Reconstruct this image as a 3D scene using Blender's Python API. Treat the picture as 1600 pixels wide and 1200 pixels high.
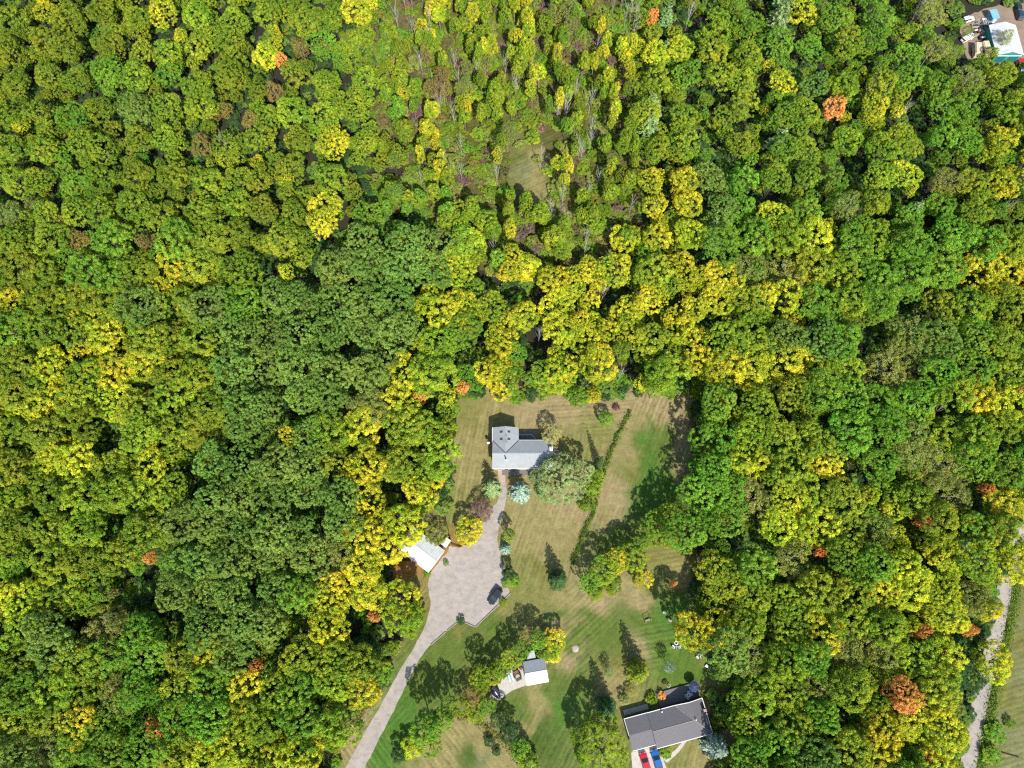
import bpy, bmesh, math, random
import numpy as np
from mathutils import Vector, Matrix

# ------------------------------------------------------------------ camera, sky, sun, exposure
SC = bpy.context.scene
for o in list(bpy.data.objects): bpy.data.objects.remove(o)
R_ = math.radians
H_CAM, TILT, F_PX = 190.0, R_(18.0), 1111.0
cam_d = bpy.data.cameras.new('camera'); cam = bpy.data.objects.new('camera', cam_d)
SC.collection.objects.link(cam); SC.camera = cam
cam.location = (0, 0, H_CAM); cam.rotation_euler = (TILT, 0, 0)
cam_d.sensor_fit = 'HORIZONTAL'; cam_d.angle = 2*math.atan(800/F_PX)
cam_d.clip_start = 1; cam_d.clip_end = 5000

SUN_EL, SH_AZ = R_(46.0), R_(-15.0)           # shadows fall 15 degrees west of north
world = bpy.data.worlds.new('World'); SC.world = world; world.use_nodes = True
wn = world.node_tree.nodes; wl = world.node_tree.links
sky = wn.new('ShaderNodeTexSky'); sky.sky_type = 'NISHITA'; sky.sun_disc = False
sky.sun_elevation = SUN_EL; sky.sun_rotation = math.pi + SH_AZ
wn['Background'].inputs[1].default_value = 0.135
wl.new(sky.outputs[0], wn['Background'].inputs[0])
sun_d = bpy.data.lights.new('sun', 'SUN'); sun_d.energy = 4.6; sun_d.angle = R_(0.5); sun_d.color = (1, .95, .86)
sun = bpy.data.objects.new('sun', sun_d); SC.collection.objects.link(sun); sun.location = (0, -50, 300)
_sh = Vector((math.sin(SH_AZ)*math.cos(SUN_EL), math.cos(SH_AZ)*math.cos(SUN_EL), -math.sin(SUN_EL)))
sun.rotation_euler = _sh.to_track_quat('-Z', 'Y').to_euler()
SC.view_settings.view_transform = 'Standard'; SC.view_settings.look = 'None'
SC.view_settings.gamma = 1; SC.view_settings.exposure = 0.62; SC.view_settings.use_curve_mapping = False
SC.render.engine = 'CYCLES'
cy = SC.cycles
cy.max_bounces = 4; cy.diffuse_bounces = 3; cy.glossy_bounces = 2; cy.transmission_bounces = 3
cy.caustics_reflective = False; cy.caustics_refractive = False
cy.use_denoising = False; cy.filter_width = 1.25; cy.sample_clamp_indirect = 3.0

C = SC.collection
rng = np.random.default_rng(11); random.seed(7)

# ------------------------------------------------------------------ helpers
def P(x, y, z=0.0):
    """photo pixel (1600 x 1200) -> point on the horizontal plane at height z"""
    dx, dy, dz = (x-800)/F_PX, -(y-600)/F_PX, -1.0
    c, s = math.cos(TILT), math.sin(TILT)
    wy, wz = dy*c - dz*s, dy*s + dz*c
    t = (z - H_CAM)/wz
    return Vector((dx*t, wy*t, z))
def px_of(p):
    """world point -> photo pixel"""
    c, s = math.cos(TILT), math.sin(TILT)
    y, z = p[1], p[2]-H_CAM
    cy_, cz = y*c + z*s, -y*s + z*c
    return 800 + F_PX*p[0]/-cz, 600 - F_PX*cy_/-cz
def scale_at(p):
    """photo pixels per metre across the view at p"""
    c, s = math.cos(TILT), math.sin(TILT)
    return F_PX/(p[1]*s - (p[2]-H_CAM)*c)
def lin(c):
    return tuple(((v/255)/12.92 if v/255 <= .04045 else ((v/255+.055)/1.055)**2.4) for v in c)

def obj(name, me, m=None, parent=None):
    o = bpy.data.objects.new(name, me); C.objects.link(o)
    if m is not None and me is not None and len(me.materials) == 0: me.materials.append(m)
    if parent is not None: o.parent = parent
    return o
def tag(o, label, cat, group=None):
    o['label'] = label; o['category'] = cat
    if group: o['group'] = group
    return o
def empty(name, loc, rz=0.0):
    o = bpy.data.objects.new(name, None); C.objects.link(o)
    o.location = loc; o.rotation_euler = (0, 0, rz); o.empty_display_size = .5
    return o
def thing(name, label, cat, loc=(0, 0, 0), rz=0.0, group=None):
    return tag(empty(name, loc, rz), label, cat, group)
def mesh_np(name, V, faces_flat, nv, mats=(), attrs=None):
    """V (n,3), faces as flat index array with nv verts per face"""
    me = bpy.data.meshes.new(name)
    n = len(faces_flat)//nv
    me.vertices.add(len(V)); me.vertices.foreach_set('co', np.asarray(V, np.float32).ravel())
    me.loops.add(len(faces_flat)); me.loops.foreach_set('vertex_index', np.asarray(faces_flat, np.int32))
    me.polygons.add(n); me.polygons.foreach_set('loop_start', np.arange(0, n*nv, nv, dtype=np.int32))
    me.update(calc_edges=True)
    for k, (typ, dom, val) in (attrs or {}).items():
        a = me.attributes.new(k, typ, dom)
        a.data.foreach_set('color' if typ == 'FLOAT_COLOR' else ('vector' if typ == 'FLOAT_VECTOR' else 'value'), np.asarray(val).ravel())
    for m in mats: me.materials.append(m)
    me.validate()
    return me
class MB:
    def __init__(s): s.v = []; s.f = []
    def face(s, pts):
        b = len(s.v); s.v += [tuple(p) for p in pts]; s.f.append(tuple(range(b, b+len(pts)))); return s
    def box(s, x0, x1, y0, y1, z0, z1):
        return s.prism([(x0, y0), (x1, y0), (x1, y1), (x0, y1)], z0, z1)
    def prism(s, poly, z0, z1):
        n = len(poly); b = len(s.v)
        s.v += [(p[0], p[1], z0) for p in poly] + [(p[0], p[1], z1) for p in poly]
        s.f.append(tuple(b+i for i in reversed(range(n)))); s.f.append(tuple(b+n+i for i in range(n)))
        for i in range(n): j = (i+1) % n; s.f.append((b+i, b+j, b+n+j, b+n+i))
        return s
    def slab(s, pts, t):
        """polygon in space thickened downwards by t"""
        n = len(pts); b = len(s.v)
        s.v += [tuple(p) for p in pts] + [(p[0], p[1], p[2]-t) for p in pts]
        s.f.append(tuple(b+i for i in range(n))); s.f.append(tuple(b+n+i for i in reversed(range(n))))
        for i in range(n): j = (i+1) % n; s.f.append((b+i, b+n+i, b+n+j, b+j))
        return s
    def tube(s, pts, rad, n=6, cap=True):
        pts = [Vector(p) for p in pts]; b = len(s.v); N = len(pts)
        for i, p in enumerate(pts):
            d = (pts[min(i+1, N-1)] - pts[max(i-1, 0)]).normalized()
            u = d.orthogonal().normalized(); w = d.cross(u); r = rad[i] if hasattr(rad, '__len__') else rad
            for k in range(n):
                a = 2*math.pi*k/n; s.v.append(tuple(p + (u*math.cos(a) + w*math.sin(a))*r))
        for i in range(N-1):
            for k in range(n):
                j = (k+1) % n; s.f.append((b+i*n+k, b+i*n+j, b+(i+1)*n+j, b+(i+1)*n+k))
        if cap: s.f.append(tuple(b+k for k in reversed(range(n)))); s.f.append(tuple(b+(N-1)*n+k for k in range(n)))
        return s
    def loft(s, secs):
        n = len(secs[0]); b = len(s.v)
        for q in secs: s.v += [tuple(p) for p in q]
        for i in range(len(secs)-1):
            for k in range(n):
                j = (k+1) % n; s.f.append((b+i*n+k, b+i*n+j, b+(i+1)*n+j, b+(i+1)*n+k))
        s.f.append(tuple(b+k for k in reversed(range(n)))); e = b+(len(secs)-1)*n; s.f.append(tuple(e+k for k in range(n)))
        return s
    def mesh(s, name, m=None, smooth=False, bevel=0):
        me = bpy.data.meshes.new(name); me.from_pydata(s.v, [], s.f)
        bm = bmesh.new(); bm.from_mesh(me); bmesh.ops.remove_doubles(bm, verts=bm.verts, dist=1e-4)
        bmesh.ops.recalc_face_normals(bm, faces=bm.faces)
        if bevel: bmesh.ops.bevel(bm, geom=bm.edges[:], offset=bevel, segments=1, affect='EDGES', clamp_overlap=True)
        if smooth:
            for f in bm.faces: f.smooth = True
        bm.to_mesh(me); bm.free()
        if m: me.materials.append(m)
        return me
    def build(s, name, m, parent=None, smooth=False, bevel=0):
        return obj(name, s.mesh(name, m, smooth, bevel), None, parent)

# ------------------------------------------------------------------ materials
def mat(name, col, rough=.7, noise=0, nscale=2.0, col2=None, metal=0, stripes=None, bump=0, spec=.3):
    m = bpy.data.materials.new(name); m.use_nodes = True; nt = m.node_tree; N, L = nt.nodes, nt.links
    b = N['Principled BSDF']; b.inputs['Roughness'].default_value = rough; b.inputs['Metallic'].default_value = metal
    b.inputs['Specular IOR Level'].default_value = spec
    b.inputs['Base Color'].default_value = (*col, 1)
    if noise or col2:
        tc = N.new('ShaderNodeTexCoord'); nz = N.new('ShaderNodeTexNoise'); nz.inputs['Scale'].default_value = nscale
        nz.inputs['Detail'].default_value = 6; nz.inputs['Roughness'].default_value = .65
        L.new(tc.outputs['Object'], nz.inputs['Vector'])
        rp = N.new('ShaderNodeValToRGB'); rp.color_ramp.elements[0].position = .32; rp.color_ramp.elements[1].position = .68
        c2 = col2 or tuple(c*(1-noise) for c in col); c1 = col if col2 else tuple(min(1, c*(1+noise)) for c in col)
        rp.color_ramp.elements[0].color = (*c2, 1); rp.color_ramp.elements[1].color = (*c1, 1)
        L.new(nz.outputs['Fac'], rp.inputs['Fac']); out = rp.outputs['Color']
        if stripes:
            wv = N.new('ShaderNodeTexWave'); wv.bands_direction = stripes[0]; wv.inputs['Scale'].default_value = stripes[1]
            L.new(tc.outputs['Object'], wv.inputs['Vector'])
            mx = N.new('ShaderNodeMix'); mx.data_type = 'RGBA'; mx.blend_type = 'MULTIPLY'; mx.inputs[0].default_value = stripes[2]
            L.new(out, mx.inputs[6]); L.new(wv.outputs['Color'], mx.inputs[7]); out = mx.outputs[2]
        L.new(out, b.inputs['Base Color'])
        if bump:
            bp = N.new('ShaderNodeBump'); bp.inputs['Strength'].default_value = bump; bp.inputs['Distance'].default_value = .05
            L.new(nz.outputs['Fac'], bp.inputs['Height']); L.new(bp.outputs['Normal'], b.inputs['Normal'])
    return m
def leaf_mat(name, translucent=.34):
    """leaf colour comes from each tree's own tint and tint2, varied from clump to clump"""
    m = bpy.data.materials.new(name); m.use_nodes = True; nt = m.node_tree; N, L = nt.nodes, nt.links
    N.remove(N['Principled BSDF']); out = N['Material Output']
    def attr(n, t):
        a = N.new('ShaderNodeAttribute'); a.attribute_name = n; a.attribute_type = t; return a
    t1, t2 = attr('tint', 'INSTANCER'), attr('tint2', 'INSTANCER'); pv, lv = attr('pv', 'GEOMETRY'), attr('lv', 'GEOMETRY')
    mr = N.new('ShaderNodeMapRange'); mr.inputs[1].default_value = .3; mr.inputs[2].default_value = .85
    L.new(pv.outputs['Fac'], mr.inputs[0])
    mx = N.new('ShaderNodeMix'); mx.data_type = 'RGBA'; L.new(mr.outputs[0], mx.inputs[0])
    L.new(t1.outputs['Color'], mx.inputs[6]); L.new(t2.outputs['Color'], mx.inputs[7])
    hs = N.new('ShaderNodeHueSaturation')
    h = N.new('ShaderNodeMapRange'); h.inputs[3].default_value = .485; h.inputs[4].default_value = .515; L.new(lv.outputs['Fac'], h.inputs[0])
    v = N.new('ShaderNodeMapRange'); v.inputs[3].default_value = .62; v.inputs[4].default_value = 1.38; L.new(lv.outputs['Fac'], v.inputs[0])
    L.new(h.outputs[0], hs.inputs['Hue']); L.new(v.outputs[0], hs.inputs['Value']); L.new(mx.outputs[2], hs.inputs['Color'])
    d = N.new('ShaderNodeBsdfDiffuse'); t = N.new('ShaderNodeBsdfTranslucent'); s = N.new('ShaderNodeMixShader'); s.inputs[0].default_value = translucent
    L.new(hs.outputs[0], d.inputs['Color']); L.new(hs.outputs[0], t.inputs['Color'])
    L.new(d.outputs[0], s.inputs[1]); L.new(t.outputs[0], s.inputs[2]); L.new(s.outputs[0], out.inputs['Surface'])
    return m
LEAF = leaf_mat('leaves'); NEEDLE = leaf_mat('needles', .1)
DEADBARK = mat('dead_bark', (.46, .44, .41), .85, .25, 2)
BARK = mat('bark', (.10, .08, .06), .9, .4, 3); PALEBARK = mat('pale_bark', (.30, .285, .265), .85, .35, 2)
M = dict(
    white=mat('white_paint', (.78, .78, .76), .5, .05, 1), trim=mat('white_trim', (.74, .74, .72), .5, .06, 2),
    metal=mat('galvanised_roof', (.275, .295, .30), .55, .10, .8, stripes=('X', 1.05, .10)),
    metal_grey=mat('grey_metal', (.27, .30, .33), .45, .08, 1), whitemetal=mat('white_metal_roof', (.62, .64, .64), .5, .0, .9, col2=(.47, .485, .48), stripes=('X', 2.1, .12)),
    shingle=mat('asphalt_shingle', (.125, .12, .13), .9, .22, 5), siding=mat('cream_siding', (.5, .46, .38), .7, .06, 2),
    brick=mat('red_brown_brick', (.26, .12, .08), .9, .3, 6), dark=mat('dark_void', (.02, .02, .022), .6),
    glass=mat('window_glass', (.03, .04, .05), .08, spec=.6), deck=mat('weathered_deck', (.16, .15, .155), .85, .18, 3, stripes=('X', 3.2, .2)),
    gravel=None, concrete=mat('concrete', (.42, .39, .35), .9, .12, 1.2), timber=mat('landscape_timber', (.30, .25, .19), .9, .3, 3),
    wood=mat('brown_wood', (.16, .10, .06), .85, .3, 3), darkwood=mat('dark_fence_wood', (.05, .035, .03), .9, .3, 3),
    tyre=mat('rubber', (.015, .015, .015), .9), rim=mat('wheel_rim', (.4, .4, .42), .35, metal=.6),
    black=mat('black_plastic', (.02, .02, .022), .5), blue=mat('blue_fabric', (.022, .035, .10), .8, .15, 4),
    teal=mat('teal_siding', (.03, .26, .24), .6, .1, 2), teal_d=mat('teal_dark_panel', (.015, .14, .14), .6),
    red=mat('red_paint', (.42, .02, .03), .4), beige=mat('beige_cover', (.55, .46, .32), .8, .18, 1.2), skyblue=mat('light_blue_sheet', (.16, .36, .46), .6, .15, 2),
    slate=mat('flagstone', (.20, .16, .145), .9, .22, 1.5), pinkpave=mat('pink_paving', (.36, .28, .24), .9, .35, 3), stone=mat('fieldstone', (.35, .30, .26), .9, .3, 3),
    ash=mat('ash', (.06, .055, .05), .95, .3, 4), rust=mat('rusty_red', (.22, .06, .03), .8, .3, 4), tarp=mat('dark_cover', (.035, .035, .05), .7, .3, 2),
    light=mat('lamp_lens', (.7, .7, .68), .15, spec=.6), tail=mat('tail_lens', (.35, .01, .01), .25), alu=mat('aluminium', (.45, .46, .48), .35, .1, 3, metal=.5),
    green_p=mat('green_paint', (.05, .10, .04), .6, .2, 3))
def gravel_mat():
    m = mat('gravel', (.365, .328, .292), .95, .0, .35, col2=(.29, .265, .24), bump=.1)
    nt = m.node_tree; N, L = nt.nodes, nt.links; b = N['Principled BSDF']; src = b.inputs['Base Color'].links[0].from_socket
    tc = N.new('ShaderNodeTexCoord'); mp = N.new('ShaderNodeMapping'); mp.inputs['Scale'].default_value = (.5, .8, 1); mp.inputs['Rotation'].default_value = (0, 0, .9)
    nz = N.new('ShaderNodeTexNoise'); nz.inputs['Scale'].default_value = 1.1; nz.inputs['Detail'].default_value = 9; nz.inputs['Roughness'].default_value = .72
    L.new(tc.outputs['Object'], mp.inputs[0]); L.new(mp.outputs[0], nz.inputs['Vector'])
    rp = N.new('ShaderNodeValToRGB'); rp.color_ramp.elements[0].position = .36; rp.color_ramp.elements[0].color = (.74, .74, .74, 1)
    rp.color_ramp.elements[1].position = .56; rp.color_ramp.elements[1].color = (1.02, 1.0, .99, 1)
    L.new(nz.outputs['Fac'], rp.inputs[0])
    mx = N.new('ShaderNodeMix'); mx.data_type = 'RGBA'; mx.blend_type = 'MULTIPLY'; mx.inputs[0].default_value = .9
    L.new(src, mx.inputs[6]); L.new(rp.outputs[0], mx.inputs[7]); L.new(mx.outputs[2], b.inputs['Base Color'])
    return m
M['gravel'] = gravel_mat()
def grass_mat(name):
    m = bpy.data.materials.new(name); m.use_nodes = True; nt = m.node_tree; N, L = nt.nodes, nt.links; b = N['Principled BSDF']
    b.inputs['Roughness'].default_value = .95; b.inputs['Specular IOR Level'].default_value = .1
    c = N.new('ShaderNodeAttribute'); c.attribute_name = 'col'; mo = N.new('ShaderNodeAttribute'); mo.attribute_name = 'mow'
    tc = N.new('ShaderNodeTexCoord'); nz = N.new('ShaderNodeTexNoise'); nz.inputs['Scale'].default_value = .55; nz.inputs['Detail'].default_value = 9; nz.inputs['Roughness'].default_value = .75
    L.new(tc.outputs['Object'], nz.inputs['Vector'])
    n2 = N.new('ShaderNodeTexNoise'); n2.inputs['Scale'].default_value = 5.0; n2.inputs['Detail'].default_value = 5; L.new(tc.outputs['Object'], n2.inputs['Vector'])
    def ma(op, a, bb):
        x = N.new('ShaderNodeMath'); x.operation = op
        for i, q in ((0, a), (1, bb)):
            if isinstance(q, (int, float)): x.inputs[i].default_value = q
            else: L.new(q, x.inputs[i])
        return x.outputs[0]
    wob = ma('MULTIPLY', nz.outputs['Fac'], 2.0)
    ph = ma('ADD', mo.outputs['Fac'], wob)
    st = ma('SINE', ma('MULTIPLY', ph, 2*math.pi/1.15), 0); st2 = ma('SINE', ma('MULTIPLY', ph, 2*math.pi/2.9), 0)
    n3 = N.new('ShaderNodeTexNoise'); n3.inputs['Scale'].default_value = .08; n3.inputs['Detail'].default_value = 3; L.new(tc.outputs['Object'], n3.inputs['Vector'])
    amp = ma('MULTIPLY', ma('MAXIMUM', ma('SUBTRACT', n3.outputs['Fac'], .36), 0), .60)
    val = ma('ADD', ma('MULTIPLY', st, amp), ma('MULTIPLY', st2, ma('MULTIPLY', amp, .7)))
    val = ma('ADD', val, ma('MULTIPLY', ma('SUBTRACT', nz.outputs['Fac'], .5), 1.6))
    val = ma('ADD', val, ma('MULTIPLY', ma('SUBTRACT', n2.outputs['Fac'], .5), 1.5))
    val = ma('ADD', val, 1.0)
    hs = N.new('ShaderNodeHueSaturation'); L.new(c.outputs['Color'], hs.inputs['Color']); L.new(val, hs.inputs['Value'])
    hu = N.new('ShaderNodeMapRange'); hu.inputs[1].default_value = .3; hu.inputs[2].default_value = .7; hu.inputs[3].default_value = .520; hu.inputs[4].default_value = .488
    n4 = N.new('ShaderNodeTexNoise'); n4.inputs['Scale'].default_value = .23; n4.inputs['Detail'].default_value = 7; n4.inputs['Roughness'].default_value = .7; L.new(tc.outputs['Object'], n4.inputs['Vector'])
    L.new(n4.outputs['Fac'], hu.inputs[0]); L.new(hu.outputs[0], hs.inputs['Hue'])
    L.new(hs.outputs[0], b.inputs['Base Color'])
    bp = N.new('ShaderNodeBump'); bp.inputs['Strength'].default_value = .5; bp.inputs['Distance'].default_value = .12
    L.new(n2.outputs['Fac'], bp.inputs['Height']); L.new(bp.outputs[0], b.inputs['Normal'])
    return m
GRASS = grass_mat('mown_grass')

# ------------------------------------------------------------------ the ground
g = MB().face([(-1500, -1500, -.012), (1500, -1500, -.012), (1500, 1500, -.012), (-1500, 1500, -.012)])
go = g.build('ground', mat('leaf_litter', (.030, .027, .016), .95, 0, .12, col2=(.018, .020, .011), bump=.4)); go['kind'] = 'structure'

def inside(poly, X, Y):
    r = np.zeros(X.shape, bool); n = len(poly)
    for i in range(n):
        x0, y0 = poly[i]; x1, y1 = poly[(i+1) % n]
        c = ((y0 > Y) != (y1 > Y)) & (X < (x1-x0)*(Y-y0)/((y1-y0) or 1e-9) + x0); r ^= c
    return r
CODES = {'s': (104, 102, 56), 'u': (114, 118, 60), 't': (158, 147, 97), 'o': (138, 136, 79), 'g': (104, 122, 54), 'b': (90, 126, 50), 'd': (168, 151, 110), 'k': (84, 106, 44),
         'r': (166, 120, 70), 'f': (134, 136, 92), 'v': (98, 126, 50), 'y': (128, 126, 66)}
GK = .62
def vnoise(X, Y, s, seed):
    """smooth value noise"""
    r = np.random.default_rng(seed); G = r.random((64, 64)); x, y = X/s + 20.3, Y/s + 17.7
    xi, yi = np.floor(x).astype(int), np.floor(y).astype(int); fx, fy = x-xi, y-yi; fx = fx*fx*(3-2*fx); fy = fy*fy*(3-2*fy)
    q = lambda a, b: G[a % 64, b % 64]
    return (q(xi, yi)*(1-fx) + q(xi+1, yi)*fx)*(1-fy) + (q(xi, yi+1)*(1-fx) + q(xi+1, yi+1)*fx)*fy
def grass_sheet(name, poly_px, samples, cell, z, mows):
    poly = [tuple(P(*q)[:2]) for q in poly_px]
    xs = np.array([p[0] for p in poly]); ys = np.array([p[1] for p in poly])
    gx = np.arange(xs.min(), xs.max()+cell, cell); gy = np.arange(ys.min(), ys.max()+cell, cell)
    X, Y = np.meshgrid(gx, gy); nx, ny = len(gx), len(gy)
    wx = (vnoise(X, Y, 5, 1)-.5)*5 + (vnoise(X, Y, 1.7, 2)-.5)*2; wy = (vnoise(X, Y, 5, 3)-.5)*5 + (vnoise(X, Y, 1.7, 4)-.5)*2
    col = np.zeros(X.shape + (3,)); W = np.zeros(X.shape)
    for (sx, sy, code) in samples:
        p = P(sx, sy); w = 1/((X+wx-p.x)**2 + (Y+wy-p.y)**2 + 2.0)**1.9
        col += w[..., None]*np.array(lin(CODES[code])); W += w
    col = col/W[..., None]*GK
    mow = np.zeros(X.shape); mw = np.zeros(X.shape) + 1e-9
    best = np.full(X.shape, 1e9)
    for (mx_, my_, ang) in mows:
        p = P(mx_, my_); d = (X-p.x)**2 + (Y-p.y)**2
        k = d < best; best = np.where(k, d, best); a = R_(ang)
        mow = np.where(k, -X*math.sin(a) + Y*math.cos(a), mow)
    V = np.stack([X, Y, np.full(X.shape, z)], -1).reshape(-1, 3)
    cxm, cym = X[:-1, :-1]+cell/2, Y[:-1, :-1]+cell/2
    ins = inside(poly, cxm + (vnoise(cxm, cym, 3, 9)-.5)*3, cym + (vnoise(cxm, cym, 3, 8)-.5)*3)
    i, j = np.nonzero(ins); a = i*nx + j
    F = np.stack([a, a+1, a+nx+1, a+nx], -1)
    used, inv = np.unique(F.ravel(), return_inverse=True)
    cc = np.concatenate([col.reshape(-1, 3), np.ones((nx*ny, 1))], 1)[used]
    me = mesh_np(name, V[used], inv, 4, [GRASS], {'col': ('FLOAT_COLOR', 'POINT', cc.astype(np.float32)), 'mow': ('FLOAT', 'POINT', mow.ravel()[used].astype(np.float32))})
    o = obj(name, me); o['kind'] = 'structure'; return o
LAWN_POLY = [(722, 606), (1000, 598), (1075, 600), (1100, 640), (1108, 720), (1090, 800), (1085, 860), (1095, 930), (1105, 960), (1120, 1000), (1150, 1050),
             (1160, 1100), (1170, 1200), (1190, 1290), (440, 1290), (495, 1190), (535, 1120), (585, 1075), (640, 980), (640, 930), (605, 905), (598, 880),
             (640, 880), (655, 800), (688, 760), (700, 700), (708, 650)]
LS = [(740, 640, 'o'), (760, 630, 't'), (735, 700, 't'), (725, 740, 't'), (700, 770, 'o'), (830, 640, 'd'), (900, 635, 'd'), (960, 625, 'd'), (1010, 630, 'd'), (1040, 640, 'd'),
      (1055, 660, 'd'), (1070, 700, 'd'), (1075, 740, 'd'), (940, 680, 'o'), (920, 690, 'o'), (900, 700, 'o'), (985, 680, 't'), (970, 715, 't'), (960, 690, 't'), (1000, 668, 't'), (1012, 705, 'g'), (1016, 690, 'b'), (1040, 700, 'g'), (1022, 735, 'b'),
      (1003, 765, 'b'), (992, 795, 'b'), (985, 740, 'y'), (965, 770, 'd'), (945, 800, 't'), (955, 790, 'd'), (1032, 720, 'b'), (1025, 760, 'b'), (1045, 760, 'b'), (1050, 720, 'g'), (1010, 750, 'b'), (1035, 790, 'b'), (1000, 820, 'g'), (940, 850, 'g'), (960, 850, 'g'),
      (850, 800, 't'), (820, 800, 't'), (880, 790, 'd'), (830, 840, 't'), (860, 850, 't'), (890, 820, 't'), (905, 800, 'd'), (840, 880, 'y'), (820, 910, 'o'), (880, 935, 't'), (920, 930, 'd'),
      (960, 910, 'd'), (1000, 930, 'd'), (1030, 880, 'o'), (1040, 850, 'o'), (1020, 860, 'o'), (1050, 930, 'g'), (1060, 890, 't'), (870, 960, 'g'), (920, 960, 'g'), (950, 975, 'g'), (900, 1000, 'g'), (880, 1015, 'd'),
      (872, 980, 'd'), (1000, 960, 'g'), (1030, 960, 'b'), (1060, 960, 'b'), (1040, 1000, 'v'), (1080, 1020, 'v'), (1060, 1040, 'v'), (1110, 1060, 'o'), (1085, 1060, 'v'), (1120, 1080, 'o'), (1130, 1120, 't'), (1010, 1012, 'd'),
      (1020, 1000, 'v'), (960, 1050, 'y'), (955, 1070, 't'), (930, 1000, 'g'), (960, 1000, 'g'), (840, 1090, 't'), (830, 1112, 't'), (808, 1105, 'g'), (875, 1110, 'b'), (862, 1075, 'g'), (900, 1060, 'g'), (850, 1150, 'k'), (830, 1180, 'k'),
      (720, 990, 'y'), (700, 1005, 'g'), (690, 1030, 'g'), (760, 965, 'g'), (800, 935, 'o'), (830, 940, 'o'), (740, 1010, 'g'), (780, 985, 'g'), (640, 1090, 'b'), (620, 1130, 'b'), (600, 1180, 'b'), (660, 1060, 'g'),
      (540, 1150, 'd'), (515, 1185, 't'), (560, 1110, 'd'), (500, 1190, 'o'), (720, 1150, 't'), (760, 1150, 't'), (742, 1180, 'k'), (700, 1175, 't'), (780, 1190, 't'), (805, 1185, 't'), (685, 1190, 't'), (765, 1175, 'f'),
      (1100, 1195, 't'), (1050, 1185, 'o'), (1140, 1150, 't'), (622, 895, 'r'), (640, 905, 'r'), (640, 925, 'o'), (700, 835, 'o'), (690, 800, 'o'), (715, 800, 'o'), (705, 850, 'r'), (560, 1260, 'b'), (760, 1260, 't'), (1000, 1260, 'g')]
grass_sheet('lawn', LAWN_POLY, LS, .7, .0, [(1010, 720, 66), (860, 830, 70), (740, 690, 80), (900, 640, 5), (760, 980, 40), (700, 1030, 45), (940, 980, 40), (1030, 990, 10), (850, 1090, 60), (1080, 1050, 70), (740, 1170, -50), (880, 690, 80)])
grass_sheet('scrub_ground', [(590, -40), (1040, -40), (1010, 150), (1000, 330), (960, 430), (760, 430), (660, 330), (610, 200)], [(650, 20, 'u'), (700, 80, 's'), (760, 30, 'u'), (820, 60, 's'), (900, 40, 'u'), (980, 60, 's'), (720, 160, 's'), (780, 150, 'u'), (850, 130, 's'), (930, 130, 'u'), (700, 230, 's'), (760, 230, 's'), (900, 220, 's'), (960, 200, 'u'), (720, 300, 's'), (880, 300, 's'), (800, 380, 's'), (900, 400, 's')], 1.6, -.006, [(800, 200, 30)])
grass_sheet('glade', [(806, 200), (828, 196), (846, 212), (858, 240), (870, 268), (868, 292), (850, 318), (838, 336), (820, 322), (800, 308), (792, 280), (798, 255), (792, 228)], [(830, 240, 't'), (838, 280, 't'), (815, 260, 'f'), (850, 250, 't'), (825, 300, 't'), (800, 300, 'u'), (865, 280, 'u'), (840, 205, 'u'), (798, 240, 'u')], .5, .0, [(830, 260, 30)])
def pline_poly(center, w0, w1):
    """polygon along a pixel centre line, between lateral offsets w0 and w1 metres"""
    pts = [P(*q) for q in center]; A, B = [], []
    for i, p in enumerate(pts):
        d = (pts[min(i+1, len(pts)-1)] - pts[max(i-1, 0)]); d.z = 0; d.normalize(); n = Vector((d.y, -d.x, 0))
        A.append(p+n*w0); B.append(p+n*w1)
    return A, B
ROAD = [(1490, 1300), (1512, 1200), (1533, 1090), (1556, 990), (1573, 905), (1588, 850), (1606, 790), (1640, 650), (1690, 450)]
def sheet(name, A, B, z, m, sub=1):
    mb = MB()
    for i in range(len(A)-1):
        mb.face([(A[i].x, A[i].y, z), (A[i+1].x, A[i+1].y, z), (B[i+1].x, B[i+1].y, z), (B[i].x, B[i].y, z)])
    o = mb.build(name, m); o['kind'] = 'structure'; return o
# resample the road so that it curves softly
def smooth_line(pts, n):
    P4 = [pts[0]] + list(pts) + [pts[-1]]; out = []
    for i in range(1, len(P4)-2):
        p0, p1, p2, p3 = (np.array(P4[i+k], float) for k in (-1, 0, 1, 2))
        for t in np.linspace(0, 1, n, endpoint=False):
            out.append(tuple(.5*((2*p1) + (p2-p0)*t + (2*p0-5*p1+4*p2-p3)*t*t + (3*p1-p0-3*p2+p3)*t**3)))
    out.append(tuple(pts[-1])); return out
RD = smooth_line(ROAD, 6)
A, B = pline_poly(RD, -1.85, 1.85); sheet('gravel_road', A, B, .004, M['gravel'])
fld = [(q[0]+12, q[1]) for q in ROAD]
grass_sheet('field', fld + [(2300, 450), (2300, 1300)], [(1590, 1050, 'f'), (1570, 1150, 'f'), (1600, 950, 'f'), (1560, 1190, 'f'), (1600, 1150, 'f'), (1700, 900, 'f'), (1800, 1100, 'f')]
            + [(x+22, y, 'y') for x, y in RD[::3]], 1.3, .0, [(1590, 1050, 15), (1700, 800, 20)])
DRIVE = [(540, 1200), (562, 1160), (600, 1092), (625, 1046), (648, 1010), (665, 975), (673, 945), (668, 915), (672, 895), (690, 872), (698, 864), (703, 853), (716, 856), (736, 850), (750, 835), (756, 815),
         (766, 796), (777, 785), (780, 768), (781, 757), (790.5, 757), (792, 770), (790, 786), (785, 805), (779, 825), (777, 845), (782, 868), (789, 895), (794, 915), (796, 929), (770, 953), (743, 979), (725, 971), (717, 971), (700, 984), (673, 1007), (655, 1030),
         (640, 1060), (625, 1090), (605, 1130), (585, 1170), (570, 1200), (520, 1300), (488, 1300)]
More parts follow.
